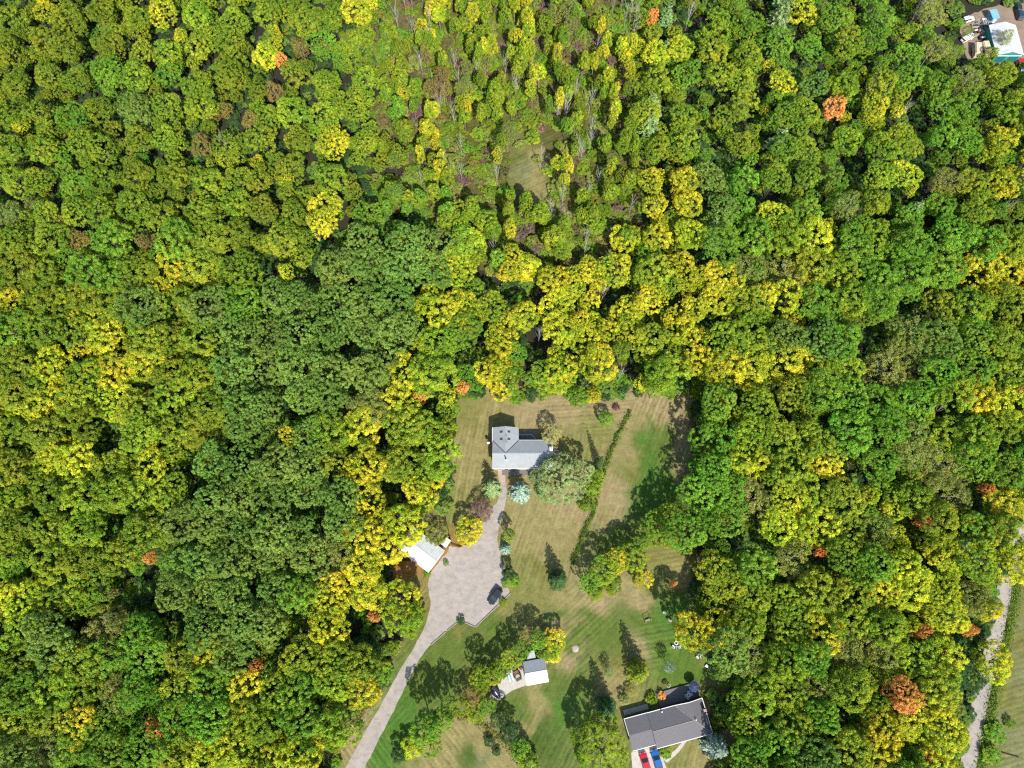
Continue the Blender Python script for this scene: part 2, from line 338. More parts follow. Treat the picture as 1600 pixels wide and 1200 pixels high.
def flat(name, poly_px, z, m, kind='structure'):
    pts = [P(*q) for q in poly_px]; mb = MB().face([(p.x, p.y, z) for p in pts])
    me = mb.mesh(name, m); bm = bmesh.new(); bm.from_mesh(me)
    if bm.faces[0:] and list(bm.faces)[0].normal.z < 0: bmesh.ops.reverse_faces(bm, faces=bm.faces[:])
    bmesh.ops.triangulate(bm, faces=bm.faces[:]); bm.to_mesh(me); bm.free()
    o = obj(name, me); o['kind'] = kind; return o
def rough(poly, amp=1.2, n=5, seed=3):
    r = random.Random(seed); out = []
    for i in range(len(poly)):
        a, b = poly[i], poly[(i+1) % len(poly)]
        for k in range(n):
            t = k/n; out.append((a[0]+(b[0]-a[0])*t + (r.uniform(-amp, amp) if k else 0), a[1]+(b[1]-a[1])*t + (r.uniform(-amp, amp) if k else 0)))
    return out
flat('gravel_driveway', rough(DRIVE, .9, 4), .006, M['gravel'])
flat('garden_path', rough([(777, 733), (789.5, 733), (790.5, 757.5), (780.5, 757.5)], .5, 3), .012, M['pinkpave'])
PAVED = dict(pad=[(765, 1088), (779, 1094), (800, 1079), (825, 1069.5), (818, 1036), (812, 1030), (795, 1048), (778, 1064)],
             ndrive=[(986, 1176), (1024, 1165), (1034, 1180), (1044, 1207), (1050, 1260), (1010, 1275), (990, 1220)],
             walk=[(1036, 1186), (1056, 1171), (1068, 1157), (1074, 1157), (1060, 1176), (1042, 1192)])
flat('concrete_pad', PAVED['pad'], .008, M['concrete']); flat('concrete_drive', PAVED['ndrive'], .008, M['concrete']); flat('concrete_path', PAVED['walk'], .012, M['concrete'])
flat('flagstone_patio', rough([(811, 684), (812, 675), (822, 675.5), (826, 672), (836, 671), (842, 684), (838, 689), (812, 689)], .5, 3), .012, M['slate'])
flat('yard_dirt', rough([(1500, 30), (1545, 12), (1575, 5), (1590, -12), (1640, -20), (1650, 150), (1590, 150), (1550, 95), (1512, 96), (1502, 60)], 2, 6), .004, mat('bare_yard_dirt', (.23, .17, .12), .95, .25, .3))

# ------------------------------------------------------------------ tree kinds (crown radius 1, height 3; scaled to each tree)
def unit(v): return v/np.maximum(np.linalg.norm(v, axis=-1, keepdims=True), 1e-9)
def leaf_mesh(name, Cn, Nn, size, pv, lv, m, width=.62, axis=None):
    n = len(Cn); t = unit(np.cross(Nn, rng.normal(size=(n, 3)) if axis is None else np.cross(axis, Nn) + 1e-6)); b = np.cross(Nn, t)
    s = size[:, None]; fold = Nn*s*.22
    V = np.stack([Cn - t*s, Cn + b*s*width - fold, Cn + t*s, Cn - b*s*width - fold], 1).reshape(-1, 3)
    return mesh_np(name, V, np.arange(4*n), 4, [m], {'pv': ('FLOAT', 'POINT', np.repeat(pv, 4).astype(np.float32)), 'lv': ('FLOAT', 'POINT', np.repeat(lv, 4).astype(np.float32))})
def crown_broad(name, lobes, puffs, per, puff_r, leaf, zc=2.0, zr=1.0, flat_=.8, spread=.52, lobe_r=(.38, .58), gap=.0):
    LC = [np.array([0, 0, zc+.25*zr])]; LR = [.62]
    a0 = rng.random()*6.28
    for i in range(lobes):
        a = a0 + 6.283*i/lobes + rng.normal()*.28; d = spread*rng.uniform(.75, 1.2); r = rng.uniform(*lobe_r)
        LC.append(np.array([d*math.cos(a), d*math.sin(a), zc + zr*rng.uniform(-.55, .42)])); LR.append(r)
    if lobes > 10:
        for i in range(5):
            a = a0 + 1.257*i + .5; LC.append(np.array([.36*math.cos(a), .36*math.sin(a), zc + zr*rng.uniform(.2, .5)])); LR.append(rng.uniform(.3, .4))
    LC, LR = np.array(LC), np.array(LR); pc, pn, prr = [], [], []
    k = 0
    while len(pc) < puffs and k < 20000:
        k += 1; i = rng.integers(len(LC)); d = unit(rng.normal(size=3)); d[2] = d[2]*.8 + .22; d = unit(d)
        if d[2] < -.55: continue
        p = LC[i] + d*LR[i]*np.array([1, 1, zr*.95])*rng.uniform(.82, 1.05)
        q = (p-LC)/np.array([1, 1, zr]); dist = np.linalg.norm(q, axis=1)/LR; dist[i] = 9
        if dist.min() < .80: continue
        if pc and np.min(np.linalg.norm(np.array(pc)-p, axis=1)) < puff_r*(.78+gap): continue
        pc.append(p); pn.append(d); prr.append(puff_r*rng.uniform(.7, 1.35))
    Cn, Nn, S, PV, LV = [], [], [], [], []; gd_ = unit(rng.normal(size=3)*np.array([1, 1, .4]))
    for p, d, r in zip(pc, pn, prr):
        n = int(per*rng.uniform(.75, 1.2)*(r/puff_r)**1.4); o = unit(rng.normal(size=(n, 3)) + d*.7 + np.array([0, 0, .35]))
        rad = r*rng.uniform(.55, 1.08, n)[:, None]
        Cn.append(p + o*rad*np.array([1, 1, flat_])); Nn.append(unit(o*.7 + np.array([0, 0, .45]) + rng.normal(size=(n, 3))*.42))
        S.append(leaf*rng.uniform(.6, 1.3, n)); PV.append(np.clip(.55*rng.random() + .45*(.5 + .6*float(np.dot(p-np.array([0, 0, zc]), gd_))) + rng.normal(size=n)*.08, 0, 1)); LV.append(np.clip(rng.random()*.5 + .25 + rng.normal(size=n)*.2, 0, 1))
    return leaf_mesh(name, np.concatenate(Cn), np.concatenate(Nn), np.concatenate(S), np.concatenate(PV), np.concatenate(LV), LEAF)
def crown_conifer(name, whorls, per, z0, droop, dens, leaf, tuft=False, taper=1.0):
    Cn, Nn, S, PV, LV, AX = [], [], [], [], [], []
    for w in range(whorls):
        f = w/(whorls-1); z = z0 + (2.93-z0)*f; rad = (1-f)**taper*.96 + .05; nb = max(4, int(per*(1-f*.55)))
        for b in range(nb):
            a = 6.283*(b + rng.random()*.7)/nb + w*1.7; r = rad*rng.uniform(.78, 1.08); dirv = np.array([math.cos(a), math.sin(a), 0]); side = np.array([-dirv[1], dirv[0], 0])
            n = max(4, int(dens*r)); t = rng.uniform(.12, 1, n)**.75; wd = (.055+.10*(1-t))*rng.uniform(-1, 1, n)*(1.6 if tuft else 1)
            zz = z - droop*t*t*r + rng.normal(size=n)*.022 + (.12*t*r if tuft else 0)
            Cn.append(dirv*(t*r)[:, None] + side*(wd*r*1.4)[:, None] + np.stack([zz*0, zz*0, zz], 1))
            Nn.append(unit(np.array([0, 0, .8]) + dirv*.28 + rng.normal(size=(n, 3))*.34)); S.append(leaf*rng.uniform(.7, 1.3, n))
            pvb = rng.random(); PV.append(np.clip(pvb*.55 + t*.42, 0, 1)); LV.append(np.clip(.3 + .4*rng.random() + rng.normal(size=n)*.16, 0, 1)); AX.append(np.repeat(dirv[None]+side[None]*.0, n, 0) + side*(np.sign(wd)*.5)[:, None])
    return leaf_mesh(name, np.concatenate(Cn), np.concatenate(Nn), np.concatenate(S), np.concatenate(PV), np.concatenate(LV), NEEDLE, .34, np.concatenate(AX))
def trunk_mesh(name, top, limbs, r0, m, zs=.9, spread=.5, twig=0, lim_top=2.3):
    mb = MB(); bend = rng.normal(size=2)*.06
    mb.tube([(0, 0, -.05), (bend[0]*.4, bend[1]*.4, top*.45), (bend[0], bend[1], top)], [r0, r0*.75, r0*.3], 6)
    for i in range(limbs):
        z = zs + (top-zs)*i/limbs*.8; a = i*2.4 + rng.random(); d = spread*rng.uniform(.7, 1.2); zt = min(lim_top, z+rng.uniform(.45, .95)); f = z/top
        b = Vector((bend[0]*f, bend[1]*f, z)); e = Vector((d*math.cos(a), d*math.sin(a), zt)); md = b.lerp(e, .55) + Vector((0, 0, -.06))
        mb.tube([b, md, e], [r0*.5, r0*.32, r0*.14], 5)
        for k in range(twig):
            s0 = md.lerp(e, rng.uniform(0, 1)); a2 = a + rng.normal()*.8; l = rng.uniform(.18, .5)
            mb.tube([s0, s0 + Vector((l*.6*math.cos(a2), l*.6*math.sin(a2), l*.9))], [r0*.17, r0*.05], 3, False)
    return mb.mesh(name, m, True)
KINDS = {}
def kind(key, crown, trunk): KINDS[key] = (crown, trunk)
for i in range(5): kind(f'broad{i}', crown_broad('crown', 8, (150, 230, 190, 260, 170)[i], (62, 44, 50, 38, 54)[i], (.125, .095, .11, .085, .12)[i], (.036, .031, .033, .029, .035)[i], zr=.88, zc=2.1, gap=.06), trunk_mesh('trunk', 2.2, 6, .055, BARK))
for i in range(3): kind(f'oak{i}', crown_broad('crown', 11, 300, 34, .08, .029, zc=2.2, zr=.80, spread=.62, lobe_r=(.34, .5), gap=.1), trunk_mesh('trunk', 2.2, 7, .06, BARK))
for i in range(3): kind(f'slim{i}', crown_broad('crown', 4, 90, 56, .19, .055, zc=2.1, zr=1.0, spread=.34, lobe_r=(.45, .6)), trunk_mesh('trunk', 2.5, 5, .06, PALEBARK, 1.0, .4))
for i in range(2): kind(f'airy{i}', crown_broad('crown', 7, 120, 44, .14, .032, zr=1.0, gap=.2), trunk_mesh('trunk', 2.4, 9, .05, PALEBARK, .9, .6, 3, 2.8))
for i in range(2): kind(f'spruce{i}', crown_conifer('crown', 12, 12, .14, .34, 66, .075, False, .62), trunk_mesh('trunk', 2.85, 0, .05, BARK))
for i in range(2): kind(f'pine{i}', crown_conifer('crown', 9, 9, .95, .02, 62, .10, True, .75), trunk_mesh('trunk', 2.8, 0, .05, BARK))
for i in range(4): kind(f'bare{i}', None, trunk_mesh('branches', 2.85, 11, .034, DEADBARK, 1.0, .5, 6, 2.98))
kind('big0', crown_broad('crown', 12, 520, 38, .068, .022, zc=1.9, zr=1.0, spread=.6, lobe_r=(.3, .46), gap=.12), trunk_mesh('trunk', 2.2, 9, .05, BARK, .7))
for i in range(2): kind(f'shrub{i}', crown_broad('crown', 6, 60, 40, .22, .075, zc=1.4, zr=1.35, spread=.5, lobe_r=(.45, .6)), trunk_mesh('trunk', 1.6, 6, .05, BARK, .3, .4, 0, 1.8))

LK = 1.03                                                    # lit look in the photograph -> leaf colour
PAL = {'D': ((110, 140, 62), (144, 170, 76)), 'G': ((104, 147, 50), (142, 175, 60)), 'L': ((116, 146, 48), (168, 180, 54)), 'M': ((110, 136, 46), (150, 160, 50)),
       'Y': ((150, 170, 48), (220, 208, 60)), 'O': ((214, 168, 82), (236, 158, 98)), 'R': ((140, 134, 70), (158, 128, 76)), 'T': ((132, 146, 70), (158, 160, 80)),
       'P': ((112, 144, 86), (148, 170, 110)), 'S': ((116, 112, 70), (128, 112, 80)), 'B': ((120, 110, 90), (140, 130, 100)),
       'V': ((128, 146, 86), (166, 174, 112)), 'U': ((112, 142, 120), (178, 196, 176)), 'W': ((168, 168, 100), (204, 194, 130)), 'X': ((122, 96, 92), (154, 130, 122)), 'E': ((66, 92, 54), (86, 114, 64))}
def tint_of(code, r):
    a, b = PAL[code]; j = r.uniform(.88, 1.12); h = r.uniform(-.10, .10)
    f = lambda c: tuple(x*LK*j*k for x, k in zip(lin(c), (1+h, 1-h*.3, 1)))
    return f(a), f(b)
WORD = dict(D='dark green', G='mid-green', L='lime-green', M='olive-green', Y='golden yellow', O='orange', R='russet brown', T='dull tan-green')

# ------------------------------------------------------------------ forest, one number for each 50 pixel square of the photograph
# 0 open ground, 1 dark gap, 2 dark green, 3 mid green, 4 lime, 5 olive, 6 yellow, 7 orange, 8 russet, 9 tan, 10 pine, 11 bare, 12 scrub
KEY = ['.', 'K', 'D', 'G', 'L', 'M', 'Y', 'O', 'R', 'T', 'P', 'B', 'S']
CELLS = [
 [5, 6, 5, 5, 4, 6, 4, 4, 4, 5, 5, 6, 11, 6, 4, 4, 6, 9, 4, 11, 4, 11, 4, 3, 10, 6, 3, 3, 11, 9, 0, 0],
 [5, 5, 6, 5, 4, 4, 4, 5, 6, 8, 3, 4, 5, 4, 4, 6, 6, 4, 6, 6, 6, 6, 4, 4, 3, 3, 4, 3, 3, 9, 0, 0],
 [5, 5, 5, 3, 4, 3, 5, 5, 8, 5, 4, 4, 4, 8, 9, 4, 6, 4, 4, 6, 4, 3, 4, 4, 6, 2, 4, 4, 3, 3, 9, 4],
 [6, 5, 3, 5, 3, 5, 4, 8, 5, 4, 4, 4, 3, 6, 4, 4, 12, 3, 11, 6, 4, 4, 4, 4, 3, 4, 6, 6, 1, 3, 3, 4],
 [6, 5, 5, 5, 5, 4, 8, 5, 5, 5, 6, 4, 5, 6, 12, 9, 0, 12, 11, 4, 4, 4, 1, 4, 3, 4, 4, 4, 4, 3, 3, 6],
 [4, 4, 3, 5, 5, 5, 4, 5, 6, 5, 5, 1, 2, 4, 12, 12, 0, 6, 1, 4, 6, 6, 2, 3, 4, 3, 3, 4, 6, 9, 4, 6],
 [9, 4, 4, 5, 5, 5, 5, 4, 5, 5, 6, 3, 3, 3, 4, 4, 4, 11, 4, 1, 6, 6, 2, 3, 6, 3, 9, 4, 3, 3, 4, 11],
 [5, 5, 8, 3, 8, 3, 5, 5, 4, 2, 6, 2, 2, 2, 4, 6, 1, 4, 11, 6, 6, 6, 3, 3, 4, 6, 3, 4, 3, 3, 3, 4],
 [5, 5, 3, 3, 5, 6, 4, 5, 2, 2, 2, 2, 2, 2, 6, 1, 6, 6, 6, 6, 4, 6, 6, 9, 9, 4, 4, 3, 3, 3, 6, 6],
 [6, 5, 6, 5, 2, 6, 2, 3, 2, 2, 2, 2, 2, 6, 6, 4, 1, 6, 6, 6, 6, 6, 6, 4, 6, 3, 4, 3, 1, 4, 4, 4],
 [3, 5, 6, 6, 4, 6, 4, 2, 2, 2, 2, 2, 2, 4, 3, 6, 6, 6, 6, 6, 4, 6, 4, 4, 2, 2, 3, 1, 9, 2, 3, 4],
 [6, 6, 4, 6, 6, 5, 4, 2, 2, 2, 2, 2, 6, 4, 4, 6, 1, 6, 6, 11, 4, 6, 6, 6, 6, 6, 4, 9, 9, 3, 3, 4],
 [6, 6, 4, 6, 4, 4, 5, 2, 2, 2, 2, 9, 6, 6, 0, 0, 0, 0, 0, 0, 0, 0, 3, 4, 4, 3, 3, 3, 3, 4, 6, 6],
 [6, 6, 6, 1, 4, 4, 6, 2, 2, 2, 4, 6, 4, 4, 0, 0, 0, 0, 0, 0, 0, 0, 3, 4, 4, 4, 3, 3, 9, 4, 4, 4],
 [5, 6, 6, 4, 6, 1, 2, 2, 2, 2, 4, 6, 4, 4, 0, 0, 0, 0, 0, 0, 0, 0, 3, 6, 4, 6, 1, 3, 9, 9, 3, 3],
 [4, 5, 4, 4, 4, 4, 2, 2, 2, 2, 2, 6, 1, 0, 0, 0, 0, 0, 0, 0, 0, 0, 3, 9, 6, 4, 4, 6, 4, 9, 6, 6],
 [5, 4, 4, 1, 5, 2, 2, 2, 2, 2, 2, 6, 6, 0, 0, 0, 0, 0, 0, 0, 0, 3, 3, 1, 6, 6, 4, 9, 6, 4, 3, 4],
 [4, 4, 5, 5, 5, 2, 2, 2, 2, 2, 9, 6, 0, 0, 0, 0, 0, 0, 0, 0, 0, 0, 4, 3, 9, 3, 4, 3, 6, 6, 4, 6],
 [6, 5, 4, 1, 1, 2, 2, 2, 2, 3, 6, 6, 6, 0, 0, 0, 0, 0, 0, 0, 0, 0, 4, 4, 4, 4, 4, 6, 6, 6, 9, 0],
 [4, 2, 1, 9, 3, 1, 2, 2, 2, 1, 6, 1, 4, 0, 0, 0, 0, 0, 0, 0, 0, 6, 6, 4, 4, 6, 4, 4, 6, 6, 6, 0],
 [5, 2, 4, 3, 3, 5, 6, 2, 4, 4, 4, 4, 0, 0, 0, 0, 0, 0, 0, 0, 0, 0, 2, 9, 4, 3, 9, 9, 4, 6, 1, 0],
 [3, 4, 5, 9, 3, 4, 3, 6, 4, 3, 4, 6, 0, 0, 0, 0, 0, 0, 0, 0, 0, 0, 0, 4, 4, 9, 4, 4, 4, 4, 0, 0],
 [4, 5, 6, 3, 3, 3, 3, 4, 4, 3, 4, 0, 0, 0, 0, 0, 0, 0, 0, 0, 0, 0, 0, 4, 4, 3, 1, 6, 6, 6, 0, 0],
 [2, 9, 3, 3, 3, 4, 6, 6, 6, 6, 0, 0, 0, 0, 0, 0, 0, 0, 0, 0, 0, 0, 0, 3, 3, 2, 4, 6, 3, 6, 0, 0]]
GRID = [[KEY[v] for v in row] for row in CELLS]
SPARSE = lambda x, y: 620 < x < 1000 and y < 330
TREES = []                                                  # dicts: pixel, radius px, code, kind, height, fill?
def add_tree(x, y, r, code, h, knd=None, fill=False, special=None):
    TREES.append(dict(x=x, y=y, r=r, c=code, h=h, k=knd, fill=fill, sp=special))
fr = random.Random(5)
def kind_for(code, x, y):
    if code == 'D': return f'oak{fr.randrange(3)}'
    if code == 'P': return f'pine{fr.randrange(2)}'
    if code == 'T': return f'airy{fr.randrange(2)}'
    if code == 'B': return f'bare{fr.randrange(4)}'
    if code == 'R' and fr.random() < .5: return f'airy{fr.randrange(2)}'
    if (SPARSE(x, y) or (600 < x < 1000 and y < 420)) and code in 'YLMGT': return f'slim{fr.randrange(3)}'
    return f'oak{fr.randrange(3)}' if code == 'G' and fr.random() < .35 else f'broad{fr.randrange(5)}'
def clear_of(x, y, r):
    """keeps fill trees out of the clearing"""
    return not (705 - r*.3 < x < 1085 and 622 < y < 950) and not (640 < x < 1110 and 950 <= y < 1300) and not (x < 700 and x > 632 - max(0, y-1000)*.5 and y > 985) and not (530 < x <= 640 and y > 1090) and not (612 < x < 720 and 800 < y < 1010) \
        and not (x > 1488 + (1215-y)*.245 and y > 780) and not (x > 1500 and 10 < y < 102) and not (792 < x < 868 and 205 < y < 325)
gw, gh = 32, 24
for gy in range(-2, gh+2):
    for gx in range(-2, gw+2):
        code = GRID[min(max(gy, 0), gh-1)][min(max(gx, 0), gw-1)]
        x0, y0 = gx*50+25, gy*50+25
        if (gx >= gw or gy >= gh) and not clear_of(x0, y0, 20): continue
        small = y0 < 330
        if code == 'Y' and x0 < 450 and fr.random() < .4: code = 'M'
        if code not in '.KS':
            if SPARSE(x0, y0):
                for k in range(4): add_tree(x0+fr.uniform(-25, 25), y0+fr.uniform(-25, 25), fr.uniform(7, 13), code if fr.random() < .7 else fr.choice('YLLM'), fr.uniform(9.5, 14))
            elif small and code not in 'PB':
                add_tree(x0+fr.uniform(-12, 12)-9, y0+fr.uniform(-12, 12), fr.uniform(20, 26), code, fr.uniform(11.5, 15))
            else:
                h = dict(D=17.5, G=16.5, L=15, M=14.5, Y=14, O=11, R=10, T=13, P=17, B=12.5).get(code, 14)*fr.uniform(.90, 1.10)
                if 640 < x0 < 1000 and y0 < 560: h *= .86
                rk = .86 if 760 < x0 < 1110 and y0 < 600 else 1
                add_tree(x0+fr.uniform(-12, 12), y0+fr.uniform(-12, 12), {'P': 21, 'B': 13, 'O': 18, 'R': 17}.get(code, 29.5)*rk*fr.uniform(.95, 1.25 if code == 'D' else 1.18), code, h)
# fill trees between, coloured like the squares around them
for gy in range(-4, 2*gh+4):
    for gx in range(-4, 2*gw+4):
        x, y = gx*25+fr.uniform(-8, 8), gy*25+fr.uniform(-8, 8)
        if not clear_of(x, y, 18): continue
        code = GRID[min(max(int((y+fr.uniform(-25, 25))//50), 0), gh-1)][min(max(int((x+fr.uniform(-25, 25))//50), 0), gw-1)]
        p = {'.': 0, 'K': .03, 'S': .12, 'B': .4, 'D': .3}.get(code, .60 if y < 450 else .48)
        if SPARSE(x, y): p *= .5
        if code in 'KSB.': code = fr.choice('GGLM')
        if code in 'PO' or fr.random() < .2: code = fr.choice('LGM' if x > 500 else 'MMLG')
        if fr.random() < p:
            add_tree(x, y, fr.uniform(12, 19)*(.8 if y < 330 else 1), code, fr.uniform(9.5, 13.5)*(.8 if y < 330 else 1), fill=True)
# single trees the eye picks out
SPECIAL = [  # x, y, radius px, code, height, label
    (1305, 168, 19, 'O', 11, 'rusty orange tree in the dense wood short of the white-roofed building'), (428, 142, 13, 'R', 10, 'russet tree with a bare grey neighbour in the yellowing wood beyond the oak stand'),
    (441, 95, 9, 'O', 10, 'small orange-tipped tree in the yellowing wood beyond the dark oak stand'), (690, 116, 11, 'R', 9.5, 'narrow red-brown tree on a pale thin trunk in scrubby woodland'),
    (665, 84, 8, 'R', 10, 'slim coral-brown tree among pale trunks in scrubby woodland'), (470, 73, 13, 'R', 10, 'dull brown tree beside a bright yellow crown in the far wood'),
    (1020, 28, 9, 'O', 9, 'small bright orange-yellow tree in scrubby woodland past the glade'), (724, 606, 10, 'O', 7, 'bright orange bush at the corner of the lawn beside the wood'),
    (658, 618, 11, 'O', 9, 'pinkish orange tree in the strip of wood beside the house lawn'), (245, 1138, 19, 'O', 10, 'rusty orange tree deep in the green wood beside the driveway'),
    (1410, 1088, 27, 'O', 13, 'large salmon-orange tree in the wood between dark shingled house and gravel road'), (1438, 986, 12, 'O', 11, 'small salmon-red topped tree in the wood near the gravel road'),
    (1514, 984, 11, 'O', 10, 'small orange tree close beside the pale gravel road'), (1541, 764, 9, 'O', 9, 'small coral-red tree near the upper end of the gravel road'),
    (402, 1040, 11, 'O', 10, 'orange crown leaning out of a lime-green tree in the driveway wood'), (585, 962, 11, 'O', 7, 'pale pinkish orange tree close to the gravel driveway'),
    (1445, 1176, 11, 'O', 9, 'small yellow-orange tree near the lower end of the gravel road'), (236, 872, 10, 'O', 9, 'narrow orange tree at the edge of the dark oak stand'),
    (1440, 815, 12, 'O', 10, 'round amber tree in the wood beside the gravel road'), (394, 190, 14, 'R', 10, 'brown and orange tree with grey twigs in the far yellowing wood'),
    (1358, 772, 15, 'Y', 12, 'bright lemon-yellow round tree in the dense green wood'), (1283, 862, 9, 'O', 9, 'small amber tree in green wood beside the mown lawn strip'),
    (1590, 612, 12, 'O', 11, 'amber tree by the upper end of the gravel road'), (870, 82, 9, 'Y', 9, 'small bright yellow tree in scrubby woodland past the glade'),
    (448, 427, 12, 'Y', 15, 'slender yellow tree standing alone in the dark oak stand'), (450, 683, 13, 'Y', 15, 'rounded yellow tree standing out of the dark oak stand'),
    (505, 350, 22, 'Y', 14, 'rounded yellow tree at the upper edge of the dark oak stand'), (648, 760, 21, 'Y', 12, 'yellow tree flecked with orange between oak stand and lawn'),
    (210, 172, 27, 'D', 15, 'dark green round tree alone in the yellowing wood'), (820, 492, 24, 'Y', 12, 'yellow tree above a pale bare trunk behind the lawn')]
for (x, y, r, c, h, l) in SPECIAL: add_tree(x, y, r, c, h+3.0, special=l)
TREES[:] = [t for t in TREES if t['sp'] or all(math.hypot(t['x']-q[0], t['y']-q[1]) > .75*q[2] + .45*t['r'] for q in SPECIAL)]
BARE = [(880, 300, 13), (916, 385, 13), (770, 382, 13), (843, 520, 12), (944, 455, 12), (924, 150, 14), (924, 212, 12), (617, 20, 13), (348, 220, 13), (503, 225, 11), (676, 132, 12), (692, 140, 12), (790, 95, 13), (770, 60, 12), (745, 105, 12),
        (980, 15, 13), (1318, 58, 13), (1364, 130, 13), (1388, 138, 12), (1418, 168, 12), (195, 690, 12), (1465, 640, 13), (1325, 705, 12), (720, 265, 11), (885, 155, 11), (440, 1145, 11), (955, 590, 7), (960, 578, 8), (715, 120, 11), (1025, 320, 10), (190, 365, 10), (360, 415, 11)]
BARE += [(fr.uniform(640, 1000), fr.uniform(10, 320), fr.uniform(10, 13.5)) for _ in range(26)]
MAINBARE = BARE[:8]
TREES[:] = [t for t in TREES if t['sp'] or all(math.hypot(t['x']-q[0], t['y']-q[1]-8) > 12 + .5*t['r'] for q in MAINBARE)]
for (x, y, h) in BARE: add_tree(x, y, fr.uniform(9, 12), 'B', h, f'bare{fr.randrange(4)}', special='dead')
PINES = [(1020, 160, 20), (1018, 190, 19), (543, 398, 20), (1116, 353, 18), (1432, 325, 20), (1040, 75, 13), (1500, 850, 20), (1318, 388, 15), (1222, 212, 18), (1045, 15, 12), (640, 742, 12)]
for (x, y, r) in PINES: add_tree(x, y, r, 'P', 14, f'pine{fr.randrange(2)}', special='pine')

def in_frame(t): return 8 < t['x'] < 1592 and 8 < t['y'] < 1192
for t in TREES:
    if t['k'] is None: t['k'] = kind_for(t['c'], t['x'], t['y'])
    t['p'] = P(t['x'], t['y'], t['h']*.72); t['rm'] = max(1.2, t['r']/scale_at(t['p']))
cand = [t for t in TREES if not t['fill'] and in_frame(t) and not t['sp']]
cand.sort(key=lambda t: -t['r'])
single = [t for t in TREES if t['sp']] + cand[:262]
sid = set(id(t) for t in single)

def zone(x, y, c):
    if c == 'D' and 230 < x < 700 and 330 < y < 1010: return 'in the oaks near the white shed'
    if 600 < x < 1110 and y < 330: return 'in the scrubby wood around the glade'
    if x >= 1110 and y < 300: return 'near the white-roofed building'
    if x < 600 and y < 330: return 'in the yellowing wood beyond the oaks'
    if x < 600 and y < 900 and x < 360 + (y > 700)*0: return 'in the mixed wood past the oak stand'
    if x < 640 and y >= 900: return 'in the wood along the driveway'
    if 580 < x < 1110 and y < 640: return 'in the wood behind the house lawn'
    if x < 730: return 'between the dark oaks and the house lawn'
    if x >= 1400 and y > 700: return 'in the wood along the gravel road'
    if y < 700: return 'in the wood by the mown strip'
    return 'in the wood by the shingled house'
def put_tree(name, label, cat, p, rm, h, k, tints, group=None, rz=None):
    cr, tr = KINDS[k]
    e = thing(name, label, cat, (p[0], p[1], 0), fr.uniform(0, 6.28) if rz is None else rz, group)
    s = (rm, rm*fr.uniform(.9, 1.1), h/3)
    for nm, me in (('crown', cr), ('trunk' if cr else 'branches', tr)):
        if me is None: continue
        o = obj(nm, me, None, e); o.scale = s
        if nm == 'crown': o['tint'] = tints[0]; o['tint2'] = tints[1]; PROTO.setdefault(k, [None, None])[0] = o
        else: PROTO.setdefault(k, [None, None])[1] = o
    return e
PROTO = {}
SHAPE = {'oak': 'broad', 'bro': 'leafy', 'slim': 'slender', 'air': 'thinly leaved', 'pin': 'feathery', 'bar': 'bare'}
def neighbour(t):
    best = None
    for q in single:
        if q['c'] == t['c'] or q is t or q['c'] not in WORD and q['c'] not in 'BP': continue
        d = (q['p'].x-t['p'].x)**2 + (q['p'].y-t['p'].y)**2
        if d < 16**2 and (best is None or d < best[0]): best = (d, q['c'])
    if not best: return ''
    w = {'B': 'bare', 'P': 'pine'}.get(best[1]) or WORD[best[1]].split(' ')[-1 if best[1] in 'Y' else 0]
    w = {'D': 'dark', 'T': 'dull tan', 'R': 'russet', 'Y': 'yellow', 'L': 'lime', 'G': 'green', 'M': 'olive', 'O': 'orange', 'B': 'bare', 'P': 'pine'}[best[1]]
    return ('beside an ' if w[0] in 'aeiou' else 'beside a ') + w + (' one' if w != 'pine' else '')
for t in single:
    z = zone(t['x'], t['y'], t['c']); tn = tint_of(t['c'], fr)
    if t['k'].startswith('bare'):
        put_tree('dead_tree', f'bare grey dead tree {z}', 'dead tree', t['p'], t['rm'], t['h'], t['k'], tn, f'bare dead trees {z}')
    elif t['k'].startswith('pine'):
        put_tree('pine_tree', f'feathery pale green pine {z}', 'pine tree', t['p'], t['rm'], t['h'], t['k'], tn, f'pines {z}')
    elif t['sp']:
        put_tree('autumn_tree' if t['c'] in 'OR' else 'broadleaf_tree', t['sp'], 'tree', t['p'], t['rm'], t['h'], t['k'], tn)
    else:
        sz = 'large' if t['r'] > 29.5 else ('small' if t['r'] < 20 else 'mid-sized')
        sh = {'oak': 'round-headed', 'slim': 'slender', 'airy': 'thinly leaved'}.get(t['k'][:-1], 'lumpy-crowned')
        nb = neighbour(t); sh = sh if len(z.split()) < 8 else 'leafy'; lab = f"{sz} {WORD[t['c']]} tree {nb} {z}" if nb else f"{sz} {WORD[t['c']]} {sh} tree {z}"
        if len(lab.split()) > 16: lab = f"{sz} {WORD[t['c']]} tree {z}"
        put_tree({'oak': 'oak_tree', 'slim': 'aspen_tree', 'airy': 'thin_tree'}.get(t['k'][:-1], 'broadleaf_tree'), lab, 'tree', t['p'], t['rm'], t['h'], t['k'], tn, lab.split(' ', 1)[1].replace(' tree ', ' trees '))

